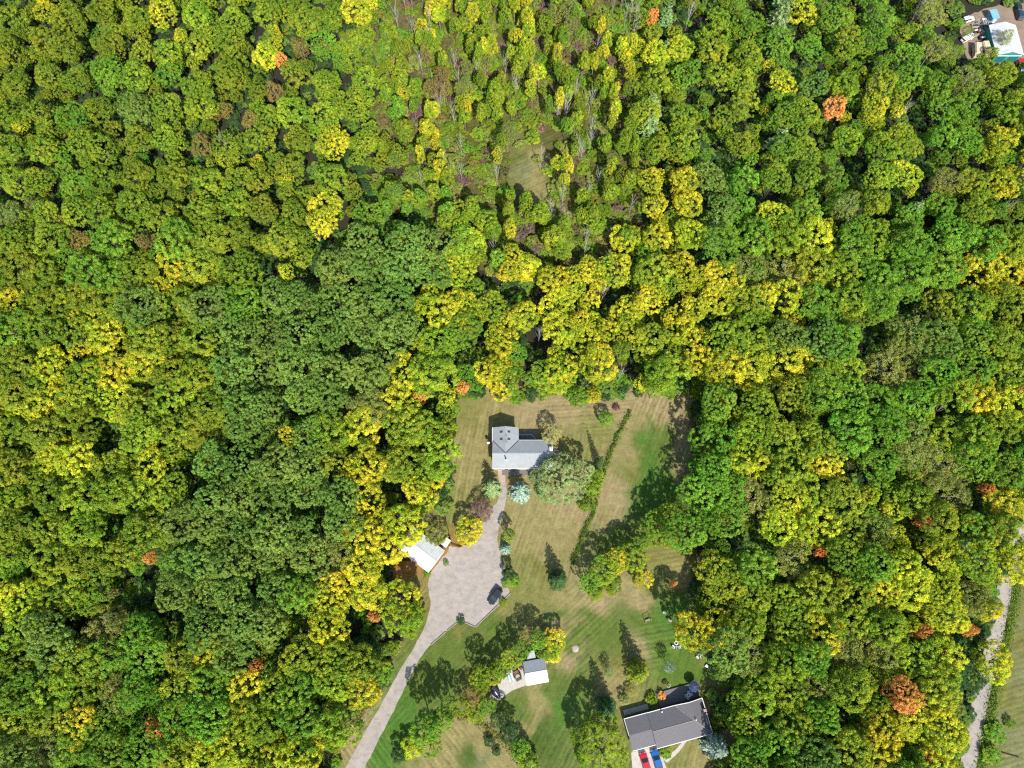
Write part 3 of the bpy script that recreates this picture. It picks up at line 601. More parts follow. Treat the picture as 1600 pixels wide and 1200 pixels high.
# ------------------------------------------------------------------ garden trees and hedgerows, each on its own spot
OLIVE = 'big pale olive-green spreading tree over the front of the grey-roofed house'
GARDEN = [  # name, x, y, r px, code, height, kind, label
    ('broadleaf_tree', 870, 752, 42, 'V', 11.5, 'big0', OLIVE), ('broadleaf_tree', 908, 738, 20, 'V', 10, 'broad3', 'smaller pale olive tree beside the big spreading tree by the house'),
    ('spruce_tree', 768, 762, 17, 'P', 9, 'spruce0', 'green spruce left of the paved path before the grey-roofed house'), ('blue_spruce', 812, 768, 20, 'U', 9.5, 'spruce1', 'silvery blue spruce close in front of the grey-roofed house'),
    ('purple_tree', 752, 797, 17, 'X', 6, 'airy0', 'small purple-leaved tree at the narrow neck of the driveway'), ('yellow_tree', 734, 829, 21, 'Y', 6.5, 'broad2', 'round yellow-green tree at the edge of the gravel court'),
    ('pale_tree', 862, 678, 17, 'W', 7.5, 'airy1', 'bleached pale yellow tree beside the patio behind the house'), ('dry_bush', 682, 837, 17, 'T', 4.5, 'airy0', 'dry tan bush behind the white shed'),
    ('blue_spruce', 790, 858, 10, 'U', 4.5, 'spruce0', 'small silvery spruce on the lawn edge of the gravel court'), ('garden_tree', 795, 836, 11, 'G', 6.5, 'broad0', 'small dark green tree behind the little silvery spruce'),
    ('garden_shrub', 795, 895, 9, 'E', 6, 'shrub0', 'dark shrub on the lawn edge across from the white shed'), ('garden_shrub', 803, 908, 9, 'G', 1.8, 'shrub1', 'bright green low bush near the parked dark car'), ('garden_shrub', 790, 912, 6, 'G', 1.4, 'shrub0', 'little green bush touching the gravel near the dark car'),
    ('spruce_tree', 872, 906, 18, 'E', 10.5, 'spruce1', 'dark green spruce alone on the dry front lawn'), ('garden_tree', 946, 656, 12, 'G', 5, 'broad4', 'small bright green tree on the lawn behind the house'),
    ('red_bush', 963, 637, 5, 'X', 1.6, 'shrub0', 'tiny dark red bush on the dry lawn behind the house'), ('column_cedar', 937, 722, 8, 'E', 11.5, 'spruce0', 'tall narrow dark cedar beside the overgrown fence line'),
    ('hedge_tree', 931, 745, 10, 'L', 4, 'shrub0', 'yellow-green bush below the tall narrow cedar'), ('hedge_tree', 925, 765, 11, 'L', 4, 'shrub1', 'yellow-green bush midway along the overgrown fence line'), ('hedge_tree', 917, 788, 9, 'M', 3.5, 'shrub0', 'olive bush at the lower break of the overgrown fence line'),
    ('hedge_tree', 920, 908, 14, 'G', 7.5, 'broad1', 'green tree at the lower end of the short tree row'), ('hedge_tree', 944, 890, 18, 'L', 8.5, 'broad2', 'lime-green tree second from the lower end of the short tree row'),
    ('hedge_tree', 963, 876, 16, 'Y', 8, 'broad3', 'yellow tree flecked orange in the short tree row'), ('hedge_tree', 986, 868, 19, 'L', 8.5, 'broad0', 'lime-green tree in the middle of the short tree row'), ('hedge_tree', 1003, 850, 12, 'G', 8, 'broad4', 'narrow green tree in the middle of the short tree row'),
    ('hedge_tree', 1024, 824, 21, 'G', 9.5, 'broad1', 'green round tree in the upper half of the short tree row'), ('hedge_tree', 1046, 808, 19, 'L', 9, 'broad2', 'yellow-green tree where the short tree row meets the wood'), ('hedge_tree', 1038, 838, 17, 'M', 6, 'broad3', 'olive-yellow tree on the sunny side of the short tree row'),
    ('hedge_tree', 955, 912, 12, 'M', 4, 'shrub0', 'olive bush at the sunny foot of the short tree row'), ('hedge_tree', 930, 925, 10, 'M', 3, 'shrub1', 'low olive bush on bare dry ground at the tree row'),
    ('yellow_tree', 1003, 905, 15, 'Y', 5, 'broad0', 'small golden tree alone on dry grass below the tree row'), ('slim_tree', 1052, 912, 6, 'O', 5, 'slim0', 'thin little orange-topped tree near the wood edge'),
    ('hedge_tree', 868, 1000, 16, 'Y', 5.5, 'broad4', 'yellow bushy tree at the upper end of the hedgerow by the metal shed'), ('hedge_tree', 852, 1012, 15, 'L', 5.5, 'broad1', 'lime-green bushy tree behind the metal-roofed shed'), ('hedge_tree', 862, 1022, 11, 'Y', 3.5, 'shrub0', 'low yellow bush beside the metal-roofed shed'),
    ('hedge_tree', 828, 993, 12, 'R', 7.5, 'airy1', 'brownish pink tree in the hedgerow above the metal shed'), ('hedge_tree', 840, 1000, 12, 'G', 8, 'broad3', 'dark green tree between pink and lime trees of the hedgerow'), ('hedge_tree', 815, 1015, 12, 'G', 8, 'broad2', 'green tree left of the pink tree in the hedgerow'),
    ('hedge_tree', 800, 1030, 13, 'L', 7.5, 'broad0', 'lime-green hedgerow tree beside the junk on the concrete pad'), ('hedge_tree', 784, 1043, 12, 'L', 7, 'broad4', 'lime-green hedgerow tree halfway along the concrete pad'), ('hedge_tree', 768, 1056, 12, 'M', 7, 'shrub0', 'olive hedgerow bush beside the covered boat'), ('hedge_tree', 750, 1055, 13, 'L', 9, 'broad1', 'taller lime-green tree on the driveway side of the hedgerow'),
    ('hedge_tree', 752, 1072, 11, 'M', 6, 'shrub1', 'olive bush in the hedgerow past the covered boat'), ('hedge_tree', 735, 1090, 11, 'R', 6, 'airy0', 'pinkish brown bush at the bend of the hedgerow'), ('hedge_tree', 720, 1104, 12, 'L', 8, 'broad2', 'lime tree just below the bend of the hedgerow'), ('hedge_tree', 702, 1100, 11, 'G', 10, 'broad3', 'green tree on the driveway side below the hedgerow bend'),
    ('hedge_tree', 745, 1112, 12, 'L', 3, 'shrub0', 'low lime bush under the bend of the hedgerow'), ('hedge_tree', 690, 1122, 15, 'G', 11, 'broad4', 'green hedgerow tree between driveway and rough field'), ('hedge_tree', 668, 1138, 20, 'G', 14, 'broad0', 'tallest green hedgerow tree casting a long shadow onto the driveway'),
    ('hedge_tree', 672, 1165, 15, 'L', 7, 'broad1', 'lime-green tree at the lower end of the hedgerow'), ('hedge_tree', 642, 1168, 12, 'Y', 5, 'shrub1', 'yellow bush near the lower end of the driveway'), ('hedge_tree', 624, 1180, 9, 'E', 5, 'shrub0', 'dark bush near the lower end of the driveway'),
    ('hedge_tree', 762, 1102, 10, 'G', 5.5, 'broad2', 'green bush below the covered boat'), ('hedge_tree', 780, 1122, 12, 'E', 5.5, 'broad3', 'dark green bush on the corner of the lawn below the pad'), ('hedge_tree', 796, 1146, 12, 'E', 5.5, 'broad4', 'dark bush along the edge of the rough field'), ('hedge_tree', 812, 1170, 12, 'G', 5.5, 'shrub0', 'green bush further along the edge of the rough field'), ('hedge_tree', 826, 1192, 12, 'L', 5, 'shrub1', 'lime bush at the end of the rough field hedge'),
    ('field_bush', 765, 1158, 8, 'E', 2, 'shrub0', 'dark low bush in the pale rough field'), ('field_bush', 776, 1174, 6, 'E', 1.6, 'shrub1', 'smaller dark bush in the pale rough field'),
    ('broadleaf_tree', 936, 1166, 44, 'L', 12.5, 'big0', 'large yellow-green tree leaning over the dark shingled house and its drive'), ('spruce_tree', 948, 1108, 22, 'E', 12.5, 'spruce1', 'dark grey-green conifer beside the dark shingled house'), ('pale_shrub', 951, 1050, 9, 'V', 4, 'airy1', 'pale grey-green shrub on the lawn beside the dark conifer'),
    ('cone_cedar', 998, 1050, 20, 'M', 13, 'spruce0', 'tall cone-shaped conifer with yellow-green tips on the lawn'), ('weeping_shrub', 1046, 1042, 9, 'U', 6, 'airy0', 'pale weeping shrub on the lawn beside the cone conifer'), ('garden_shrub', 1018, 1092, 8, 'L', 2, 'shrub0', 'lime bush at the end of the wooden deck'), ('garden_shrub', 1034, 1087, 6, 'O', 1.8, 'shrub1', 'orange flowering bush at the end of the wooden deck'), ('garden_shrub', 1040, 1068, 4, 'R', 1.2, 'shrub0', 'small red-brown plant beyond the wooden deck'),
    ('garden_shrub', 985, 1080, 8, 'T', 2, 'airy0', 'brownish shrub between cone conifer and shingled house'), ('garden_shrub', 975, 1093, 7, 'V', 3, 'shrub0', 'grey-green shrub at the near corner of the shingled house'), ('garden_shrub', 1040, 1175, 9, 'L', 1.5, 'shrub1', 'green flower bed bush beside the concrete path'),
    ('blue_spruce', 1119, 1167, 23, 'U', 12.5, 'spruce0', 'large silvery blue spruce at the corner of the shingled house'), ('shaded_bush', 1136, 1032, 25, 'E', 9, 'airy1', 'dark shadowy bush at the wood edge behind the white bench'),  # wood-edge bush: its shade is put into the dark leaf colour
    ('edge_shrub', 640, 985, 12, 'M', 4, 'shrub0', 'yellow-green bush where the court narrows into the driveway'), ('edge_shrub', 650, 955, 14, 'L', 5, 'shrub1', 'lime-green bush on the court edge below the white shed'), ('edge_shrub', 615, 1012, 10, 'M', 3.5, 'shrub0', 'olive bush along the narrow gravel driveway'), ('edge_shrub', 600, 1040, 10, 'L', 3.5, 'shrub1', 'lime bush along the narrow gravel driveway'), ('edge_shrub', 586, 1068, 10, 'M', 3, 'shrub0', 'second olive bush along the narrow gravel driveway, next to open dirt'),
    ('shed_shrub', 697, 880, 4, 'G', 1.4, 'shrub0', 'green plant at the court-side corner of the white shed'), ('shed_shrub', 668, 897, 5, 'L', 1.4, 'shrub1', 'lime plant at the lower corner of the white shed'), ('court_bush', 720, 970, 6, 'E', 1.5, 'shrub0', 'dark round bush on the edging of the gravel court'), ('court_bush', 786, 941, 6, 'M', 1.2, 'shrub1', 'olive bush beside the dark car at the timber edging'),
    ('broadleaf_tree', 694, 672, 22, 'L', 11, 'broad0', 'lime-green tree reaching out onto the lawn west of the house'), ('broadleaf_tree', 688, 716, 20, 'T', 9, 'airy0', 'greyish thin tree at the lawn edge level with the house'), ('broadleaf_tree', 680, 745, 20, 'Y', 9, 'broad2', 'yellow-green tree at the lawn edge below the greyish thin tree'), ('broadleaf_tree', 700, 640, 18, 'L', 10, 'broad3', 'lime tree just below the bright orange corner bush'),
    ('broadleaf_tree', 668, 782, 19, 'Y', 10, 'broad4', 'yellow and green tree just above the white shed'), ('broadleaf_tree', 615, 848, 32, 'Y', 12, 'broad0', 'big golden-green tree overhanging the end of the white shed'), ('broadleaf_tree', 648, 802, 14, 'G', 9, 'oak1', 'grey-green tree behind the white shed roof'),
    ('lawn_edge_tree', 785, 598, 27, 'Y', 10, 'broad1', 'yellow-green tree reaching over the lawn behind the grey-roofed house'), ('lawn_edge_tree', 866, 592, 34, 'L', 12, 'broad3', 'wide lime-green tree at the wood edge behind the house'), ('lawn_edge_tree', 740, 598, 16, 'G', 8, 'broad2', 'small green tree beside the orange bush at the lawn corner'),
    ('lawn_edge_tree', 1002, 598, 14, 'Y', 8, 'broad4', 'bright yellow tree at the top of the mown strip'), ('lawn_edge_tree', 1042, 585, 32, 'L', 13, 'broad0', 'wide lime tree at the top corner of the mown strip'), ('lawn_edge_bush', 920, 598, 12, 'V', 5, 'airy1', 'grey-green bush at the wood edge between two lime trees'),
    ('lawn_edge_tree', 1108, 770, 44, 'G', 15, 'big0', 'very wide dense green tree bulging onto the mown strip'),
    ('road_tree', 1547, 1035, 31, 'Y', 10, 'broad1', 'yellow tree spreading right across the pale gravel road'), ('road_tree', 1486, 1150, 21, 'Y', 9, 'broad2', 'yellow-green tree at the lower bend of the gravel road'), ('road_tree', 1530, 910, 17, 'M', 9, 'broad3', 'olive tree overhanging the upper stretch of the gravel road'),
    ('road_tree', 1518, 948, 16, 'T', 9, 'airy0', 'dull bushy tree beside the upper stretch of the gravel road'), ('road_tree', 1575, 870, 18, 'Y', 9, 'broad4', 'yellow tree hiding the gravel road above its open stretch'), ('road_tree', 1486, 1100, 16, 'T', 7, 'airy1', 'grey twiggy tree beside the gravel road below the yellow tree'), ('verge_bush', 1555, 1145, 14, 'G', 2.5, 'shrub0', 'dark green bush on the verge between gravel road and field'), ('verge_bush', 1548, 1180, 13, 'G', 2.5, 'shrub1', 'lower green bush on the verge between gravel road and field'), ('verge_bush', 1577, 1130, 7, 'G', 2, 'shrub0', 'small green bush standing in the open field'),
    ('yard_tree', 1568, 60, 10, 'V', 9, 'airy0', 'sparse pale tree in front of the white-roofed building'), ('yard_tree', 1510, 50, 9, 'T', 6, 'airy1', 'dull bush at the edge of the scrap yard'), ('yard_tree', 1548, 85, 10, 'L', 6, 'broad3', 'lime bush at the corner of the white-roofed building'), ('yard_tree', 1530, 105, 16, 'M', 9, 'broad2', 'olive tree just below the two beige caravans'), ('yard_tree', 1570, 118, 18, 'L', 9, 'broad4', 'lime-yellow tree below the teal wall')]
for (nm, x, y, r, c, h, k, lab) in GARDEN:
    if nm == 'hedge_tree': r *= 1.22
    p = P(x, y, h*(.35 if k.startswith(('spruce', 'shrub')) else .6)); put_tree(nm, lab, 'spruce' if 'spruce' in k else ('bush' if k.startswith('shrub') else 'tree'), p, r/scale_at(p), h, k, tint_of(c, fr))

# ------------------------------------------------------------------ the countless rest of the wood, and the undergrowth
def scatter(name, label, cat, rows):
    """one object; rows are (x, y, rotation, sx, sy, sz, kind, tint, tint2)"""
    ks = sorted(set(r[6] for r in rows)); n = len(rows)
    me = bpy.data.meshes.new(name); me.vertices.add(n)
    me.vertices.foreach_set('co', np.array([(r[0], r[1], 0) for r in rows], np.float32).ravel())
    def at(nm, typ, vals, key):
        a = me.attributes.new(nm, typ, 'POINT'); a.data.foreach_set(key, np.asarray(vals).ravel())
    at('idx', 'INT', np.array([ks.index(r[6]) for r in rows], np.int32), 'value')
    at('rot', 'FLOAT_VECTOR', np.array([(0, 0, r[2]) for r in rows], np.float32), 'vector'); at('scl', 'FLOAT_VECTOR', np.array([r[3:6] for r in rows], np.float32), 'vector')
    at('tint', 'FLOAT_COLOR', np.array([(*r[7], 1) for r in rows], np.float32), 'color'); at('tint2', 'FLOAT_COLOR', np.array([(*r[8], 1) for r in rows], np.float32), 'color')
    o = obj(name, me); o['kind'] = 'stuff'; o['label'] = label; o['category'] = cat
    ng = bpy.data.node_groups.new(name, 'GeometryNodeTree'); ng.interface.new_socket('Geometry', in_out='INPUT', socket_type='NodeSocketGeometry'); ng.interface.new_socket('Geometry', in_out='OUTPUT', socket_type='NodeSocketGeometry')
    N, L = ng.nodes, ng.links; gi = N.new('NodeGroupInput'); gout = N.new('NodeGroupOutput'); j = N.new('GeometryNodeJoinGeometry')
    def na(nm, typ):
        q = N.new('GeometryNodeInputNamedAttribute'); q.data_type = typ; q.inputs['Name'].default_value = nm; return [s for s in q.outputs if s.enabled][0]
    idx, rot, scl = na('idx', 'INT'), na('rot', 'FLOAT_VECTOR'), na('scl', 'FLOAT_VECTOR')
    for i, k in enumerate(ks):
        jj = N.new('GeometryNodeJoinGeometry')
        for src in PROTO[k]:
            if src is None: continue
            oi = N.new('GeometryNodeObjectInfo'); oi.transform_space = 'ORIGINAL'; oi.inputs['Object'].default_value = src; L.new(oi.outputs['Geometry'], jj.inputs[0])
        cp = N.new('FunctionNodeCompare'); cp.data_type = 'INT'; cp.operation = 'EQUAL'; ins = [s for s in cp.inputs if s.enabled]; L.new(idx, ins[0]); ins[1].default_value = i
        ip = N.new('GeometryNodeInstanceOnPoints'); L.new(gi.outputs[0], ip.inputs['Points']); L.new(cp.outputs[0], ip.inputs['Selection']); L.new(jj.outputs[0], ip.inputs['Instance'])
        er = N.new('FunctionNodeEulerToRotation'); L.new(rot, er.inputs[0]); L.new(er.outputs[0], ip.inputs['Rotation']); L.new(scl, ip.inputs['Scale']); L.new(ip.outputs[0], j.inputs[0])
    L.new(j.outputs[0], gout.inputs[0]); md = o.modifiers.new('scatter', 'NODES'); md.node_group = ng
    return o
rows = []
for t in TREES:
    if id(t) in sid: continue
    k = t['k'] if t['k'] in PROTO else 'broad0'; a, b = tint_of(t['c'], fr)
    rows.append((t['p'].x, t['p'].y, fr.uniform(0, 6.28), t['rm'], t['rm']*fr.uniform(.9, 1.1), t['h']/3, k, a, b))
scatter('woodland', 'unbroken mass of smaller green and yellow trees filling the woods', 'woodland', rows)
rows = []
for _ in range(19000):
    x, y = fr.uniform(-120, 1720), fr.uniform(-110, 1300)
    if not clear_of(x, y, 5) and not (792 < x < 868 and 205 < y < 325 and fr.random() < .14): continue
    scrub = (590 < x < 1020 and y < 330) or (680 < x < 1000 and y < 430)
    
    c = fr.choice('SSTTTTMMMLLRXG' if scrub else 'GDDMEEE'); s = fr.uniform(1.1, 2.5) if scrub else fr.uniform(.9, 2.0); p = P(x, y); a, b = tint_of(c, fr)
    rows.append((p.x, p.y, fr.uniform(0, 6.28), s, s*fr.uniform(.8, 1.2), s*fr.uniform(.3, .55), f'shrub{fr.randrange(2)}', a, b))
scatter('undergrowth', 'low shrubs and saplings covering the woodland floor', 'undergrowth', rows)
# tall weeds left unmown along the old fence line, the wood edge and the verge
def weeds(name, label, spots):
    Cn, Nn, S, PV = [], [], [], []
    for (x, y, r, n, h) in spots:
        c = P(x, y); q = rng.normal(size=(n, 2))*r*.5
        Cn.append(np.stack([c.x+q[:, 0], c.y+q[:, 1], rng.uniform(.05, h, n)], 1)); Nn.append(unit(rng.normal(size=(n, 3))*.6 + np.array([0, 0, .8]))); S.append(rng.uniform(.12, .3, n)); PV.append(np.full(n, rng.random()))
    Cn, Nn, S, PV = map(np.concatenate, (Cn, Nn, S, PV))
    o = obj(name, leaf_mesh(name, Cn, Nn, S, PV, rng.random(len(S)), LEAF, .4)); o['kind'] = 'stuff'; o['label'] = label; o['category'] = 'weeds'
    return o
def along(pts, step, r, n, h):
    out = []
    for a, b in zip(pts[:-1], pts[1:]):
        m = max(1, int(math.dist(a, b)/step))
        for i in range(m): t = i/m; out.append((a[0]+(b[0]-a[0])*t + fr.uniform(-1.5, 1.5), a[1]+(b[1]-a[1])*t, r*fr.uniform(.6, 1.3), n, h*fr.uniform(.5, 1.2)))
    return out
w = weeds('fence_line_weeds', 'strip of tall green weeds along the old fence line between lawns', along([(984, 643), (977, 657), (960, 692), (948, 722), (938, 755)], 3.2, .62, 42, 1.0) + along([(938, 755), (929, 797)], 4, .4, 24, .6) + along([(929, 797), (912, 835), (893, 884)], 3.2, .62, 42, 1.0))
w['tint'] = tuple(v*LK for v in lin((84, 116, 44))); w['tint2'] = tuple(v*LK for v in lin((112, 132, 56)))
w = weeds('verge_weeds', 'green weeds on the verge of the gravel road', along([(1531, 1200), (1552, 1090), (1576, 985), (1592, 905)], 3, 1.6, 40, .7))
w['tint'] = tuple(v*LK for v in lin((96, 134, 44))); w['tint2'] = tuple(v*LK for v in lin((120, 146, 56)))
w = weeds('wood_edge_weeds', 'ragged grass and weeds along the edges of the woods', along([(1078, 640), (1088, 720), (1075, 800), (1085, 900), (1110, 980), (1150, 1060), (1160, 1180)], 4, 1.6, 40, .7) + along([(590, 1080), (560, 1120), (520, 1180)], 4, 1.4, 40, .6)
          + along([(698, 1120), (735, 1118), (790, 1160), (825, 1205)], 4, 1.2, 30, .7))
w['tint'] = tuple(v*LK for v in lin((118, 122, 58))); w['tint2'] = tuple(v*LK for v in lin((140, 134, 70)))

# ------------------------------------------------------------------ the grey-roofed house
def wpart(name, mb, m, root, parent=None, **k):
    """a part whose coordinates were given in the world, hung under an unrotated root"""
    mb.v = [(v[0]-root.location.x, v[1]-root.location.y, v[2]-root.location.z) for v in mb.v]
    return mb.build(name, m, parent or root, **k)
EZ, RZ = 4.65, 5.95
xW, xEw, xE = P(769.5, 690, EZ).x, P(810.5, 680, EZ).x, P(864, 710, EZ).x
yN, yNe, yS = P(790, 667.8, EZ).y, P(830, 688, EZ).y, P(780, 731.5, EZ).y
xm, ym = (xW+xEw)/2, (yNe+yS)/2
house = thing('grey_house', 'house with pale grey metal cross-gable roof and four skylights beyond the gravel court', 'house', (xm, ym, 0))
def slope(pts, t=.16): return MB().slab(pts, t)
roof = wpart('roof', slope([(xW, yS, EZ), (xE, yS, EZ), (xE, ym, RZ), (xW, ym, RZ)]), M['metal'], house)
wpart('roof_slope', slope([(xW, yNe, EZ), (xW, ym, RZ), (xm, ym, RZ)]), M['metal'], house, roof)
wpart('roof_slope', slope([(xEw, yNe, EZ), (xm, ym, RZ), (xE, ym, RZ), (xE, yNe, EZ)]), M['metal'], house, roof)
wpart('roof_slope', slope([(xW, yN, EZ), (xW, yNe, EZ), (xm, ym, RZ), (xm, yN, RZ)]), M['metal'], house, roof)
wpart('roof_slope', slope([(xEw, yN, EZ), (xm, yN, RZ), (xm, ym, RZ), (xEw, yNe, EZ)]), M['metal'], house, roof)
seam = MB()
for i in range(1, 27):
    x = xW + (xE-xW)*i/27; seam.tube([(x, yS+.05, EZ+.02+.05*(RZ-EZ)/(ym-yS)), (x, ym-.2, RZ-.07)], .03, 4)
    if x > xEw+.2: seam.tube([(x, yNe-.05, EZ+.03), (x, ym+.2, RZ-.07)], .03, 4)
so = wpart('roof_seams', seam, M['metal_grey'], house, roof); so['kind'] = 'stuff'
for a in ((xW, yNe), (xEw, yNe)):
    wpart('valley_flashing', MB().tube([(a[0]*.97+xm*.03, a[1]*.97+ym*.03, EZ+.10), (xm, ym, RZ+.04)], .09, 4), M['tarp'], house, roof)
wpart('ridge_cap', MB().box(xW-.02, xE+.02, ym-.16, ym+.16, RZ-.04, RZ+.035), M['metal_grey'], house, roof)
wpart('ridge_cap', MB().box(xm-.14, xm+.14, yN-.02, ym-.2, RZ-.04, RZ+.035) if yN < ym else MB().box(xm-.14, xm+.14, ym+.2, yN+.02, RZ-.04, RZ+.035), M['metal'], house, roof)
sl = (RZ-EZ)/(xm-xW)
for (sx, sy) in ((783.2, 674.5), (795.2, 674.5), (783.2, 686), (795.2, 686)):
    p = P(sx, sy, 5.7); z = RZ - abs(p.x-xm)*sl; s = 1 if p.x > xm else -1
    fr_ = [(p.x-.45, p.y-.36), (p.x+.45, p.y-.36), (p.x+.45, p.y+.36), (p.x-.45, p.y+.36)]
    zz = lambda x, d: RZ - abs(x-xm)*sl + d
    sk = wpart('skylight', MB().slab([(x, y, zz(x, .10)) for x, y in fr_], .14), M['alu'], house, roof)
    wpart('pane', MB().slab([(p.x+(x-p.x)*.78, p.y+(y-p.y)*.72, zz(p.x+(x-p.x)*.78, .125)) for x, y in fr_], .03), M['glass'], house, sk)
def pipe(px, py, z0, z1, r, m, nm='vent_pipe'):
    p = P(px, py, z1); wpart(nm, MB().tube([(p.x, p.y, z0), (p.x, p.y, z1)], r, 8), m, house, roof)
pipe(789.7, 714.5, 5.0, 6.5, .16, M['tarp']); pipe(791.0, 718.5, 5.0, 6.2, .22, M['white']); pipe(791.2, 680, 5.8, 6.75, .08, M['tarp']); pipe(791.2, 689.5, 5.8, 6.75, .08, M['tarp'])
p = P(861.3, 700.5, 7); ch = wpart('chimney', MB().box(p.x-.42, p.x+.42, p.y-.45, p.y+.45, 4.2, 7.0), M['white'], house, bevel=.03)
wpart('flue', MB().tube([(p.x, p.y, 6.9), (p.x, p.y, 7.35)], .15, 8), M['tarp'], house, ch)
ov = .42
wl_ = MB().prism([(xW+ov, yS+ov), (xE-ov, yS+ov), (xE-ov, yNe-ov), (xEw-ov, yNe-ov), (xEw-ov, yN-ov), (xW+ov, yN-ov)], 0, EZ-.1); walls = wpart('wall', wl_, M['siding'], house)
gb = MB()
for x in (xW+ov, xE-ov): gb.slab([(x-.05, yS+ov, EZ-.1), (x+.05, yS+ov, EZ-.1), (x+.05, ym, RZ-.25), (x-.05, ym, RZ-.25)], .05); gb.face([(x, yS+ov, EZ-.1), (x, yNe-ov, EZ-.1), (x, ym, RZ-.22)])
gb.face([(xW+ov, yN-ov, EZ-.1), (xEw-ov, yN-ov, EZ-.1), (xm, yN-ov, RZ-.22)]); wpart('gable_wall', gb, M['siding'], house)
def windows(root, wall, items, zb=1.0, h=1.3, face=-1):
    for (x0, x1, y) in items:
        f = wpart('window', MB().box(x0-.08, x1+.08, y-.04 if face < 0 else y, y if face < 0 else y+.04, zb-.08, zb+h+.08), M['trim'], root, wall)
        wpart('pane', MB().box(x0, x1, y-.055 if face < 0 else y+.015, y-.02 if face < 0 else y+.055, zb, zb+h), M['glass'], root, f)
windows(house, walls, [(xW+1.2, xW+2.6, yS+ov), (xm+1.5, xm+3, yS+ov), (xm+6, xm+8, yS+ov), (xm+9.2, xm+10.6, yS+ov)])
windows(house, walls, [(xW+1.5, xW+3, yN-ov), (xm+.8, xm+2.2, yN-ov)], face=1)
dr = wpart('door', MB().box(xm-.3, xm+.7, yS+ov-.05, yS+ov, .1, 2.2), M['wood'], house); wpart('handle', MB().box(xm+.5, xm+.6, yS+ov-.1, yS+ov-.05, 1.05, 1.15), M['alu'], house, dr)
for y in (yS-.07,): wpart('gutter', MB().box(xW, xE, y-.05, y+.06, EZ-.16, EZ-.04), M['trim'], house)
wpart('gutter', MB().box(xEw+.05, xE, yNe+.01, yNe+.12, EZ-.16, EZ-.04), M['trim'], house)
wpart('gutter', MB().box(xW-.12, xW-.01, yNe-.5, yN, EZ-.16, EZ-.04), M['trim'], house)
st = wpart('porch', MB().box(xm-.9, xm+6.5, yS-1.0, yS+ov-.02, 0, .35), M['deck'], house)
# deck at the back and beside the house
dk = [P(811.5, 680.5, 1), P(831, 680.5, 1), P(837, 688, 1), P(811.5, 690, 1)]
deck = thing('wood_deck', 'small raised deck with white railing behind the grey-roofed house', 'deck', tuple(dk[0]))
deck.location.z = 0
wpart('floor', MB().prism([(q.x, q.y) for q in dk], .75, .9), M['deck'], deck)
for q in dk[:3]: wpart('post', MB().box(q.x-.06, q.x+.06, q.y-.06, q.y+.06, 0, 1.95), M['trim'], deck)
for a, b in zip(dk[:2], dk[1:3]): wpart('rail', MB().tube([(a.x, a.y, 1.9), (b.x, b.y, 1.9)], .06, 4), M['trim'], deck)
sd = [P(866, 702, .5), P(880, 704, .5), P(880, 713, .5), P(866, 713, .5)]
sdk = tag(MB().prism([(q.x, q.y) for q in sd], 0, .5).build('side_deck', M['deck'], bevel=.03), 'low grey deck at the chimney end of the grey-roofed house', 'deck')
p = P(763, 692.5, 2.5); dish = thing('satellite_dish', 'white satellite dish on a pole beside the grey-roofed house', 'satellite dish', (p.x, p.y, 0))
MB().tube([(0, 0, 0), (0, 0, 2.3)], .05, 6).build('pole', M['alu'], dish)
secs = []
for i in range(4):
    r = .16*(i+.2); secs.append([(r*math.cos(a), -.1*(3-i)**1 - .35*r*math.sin(a)*0 + .12*i*.2, 2.45 + r*math.sin(a)) for a in [k*math.pi/5 for k in range(10)]])
dd = MB().loft(secs).build('reflector', M['white'], dish, smooth=True); dd.rotation_euler = (R_(-25), 0, 0); dd.location = (0, -1.0, .25)
MB().tube([(0, -.05, 2.3), (0, -.7, 2.5)], .025, 4).build('feed_arm', M['alu'], dish)

# ------------------------------------------------------------------ the white shed and what stands round it
def local_frame(px0, px1, z):
    a, b = P(*px0, z), P(*px1, z); d = b-a; return a, math.atan2(d.y, d.x), d.length
def gable_shed(name, label, cat, origin, rz, L, W, ez, rz_, roofm, wallm, ribs=0, front=True, shaded_roof=None):
    """ridge along local x; footprint x 0..L, y 0..W"""
    t = thing(name, label, cat, (origin.x, origin.y, 0), rz); o = .3
    MB().prism([(o, o), (L-o, o), (L-o, W-o), (o, W-o)], 0, ez-.08).build('wall', wallm, t)
    g = MB()
    for x in (o, L-o): g.face([(x, o, ez-.08), (x, W-o, ez-.08), (x, W/2, rz_-.2)])
    g.build('gable_wall', wallm, t)
    for k, (pts, m) in enumerate((([(0, 0, ez), (L, 0, ez), (L, W/2, rz_), (0, W/2, rz_)], roofm), ([(0, W/2, rz_), (L, W/2, rz_), (L, W, ez), (0, W, ez)], shaded_roof or roofm))):
        mb = MB().slab(pts, .08); rf = mb.build('roof_slope', m, t)
        if ribs:
            rb = MB()
            for i in range(ribs):
                x = (i+.5)*L/ribs; a, b = (pts[0], pts[3]) if k == 0 else (pts[3], pts[0])
                rb.tube([(x, a[1], a[2]+.015), (x, b[1], b[2]+.015)], .045, 4)
            ro = rb.build('roof_ribs', m, rf); ro['kind'] = 'stuff'
    MB().box(-.02, L+.02, W/2-.14, W/2+.14, rz_-.03, rz_+.03).build('ridge_cap', roofm, t)
    return t
a, rz, L = local_frame((619.3, 856.3), (669.3, 895), 2.9)      # long side towards the court's lower end
W = (P(694.7, 860, 2.9)-P(669.3, 895, 2.9)).length
shed = gable_shed('white_shed', 'long white metal-roofed shed at the edge of the gravel court', 'shed', a, rz, L, W, 2.9, 4.0, M['whitemetal'], M['white'], 16)
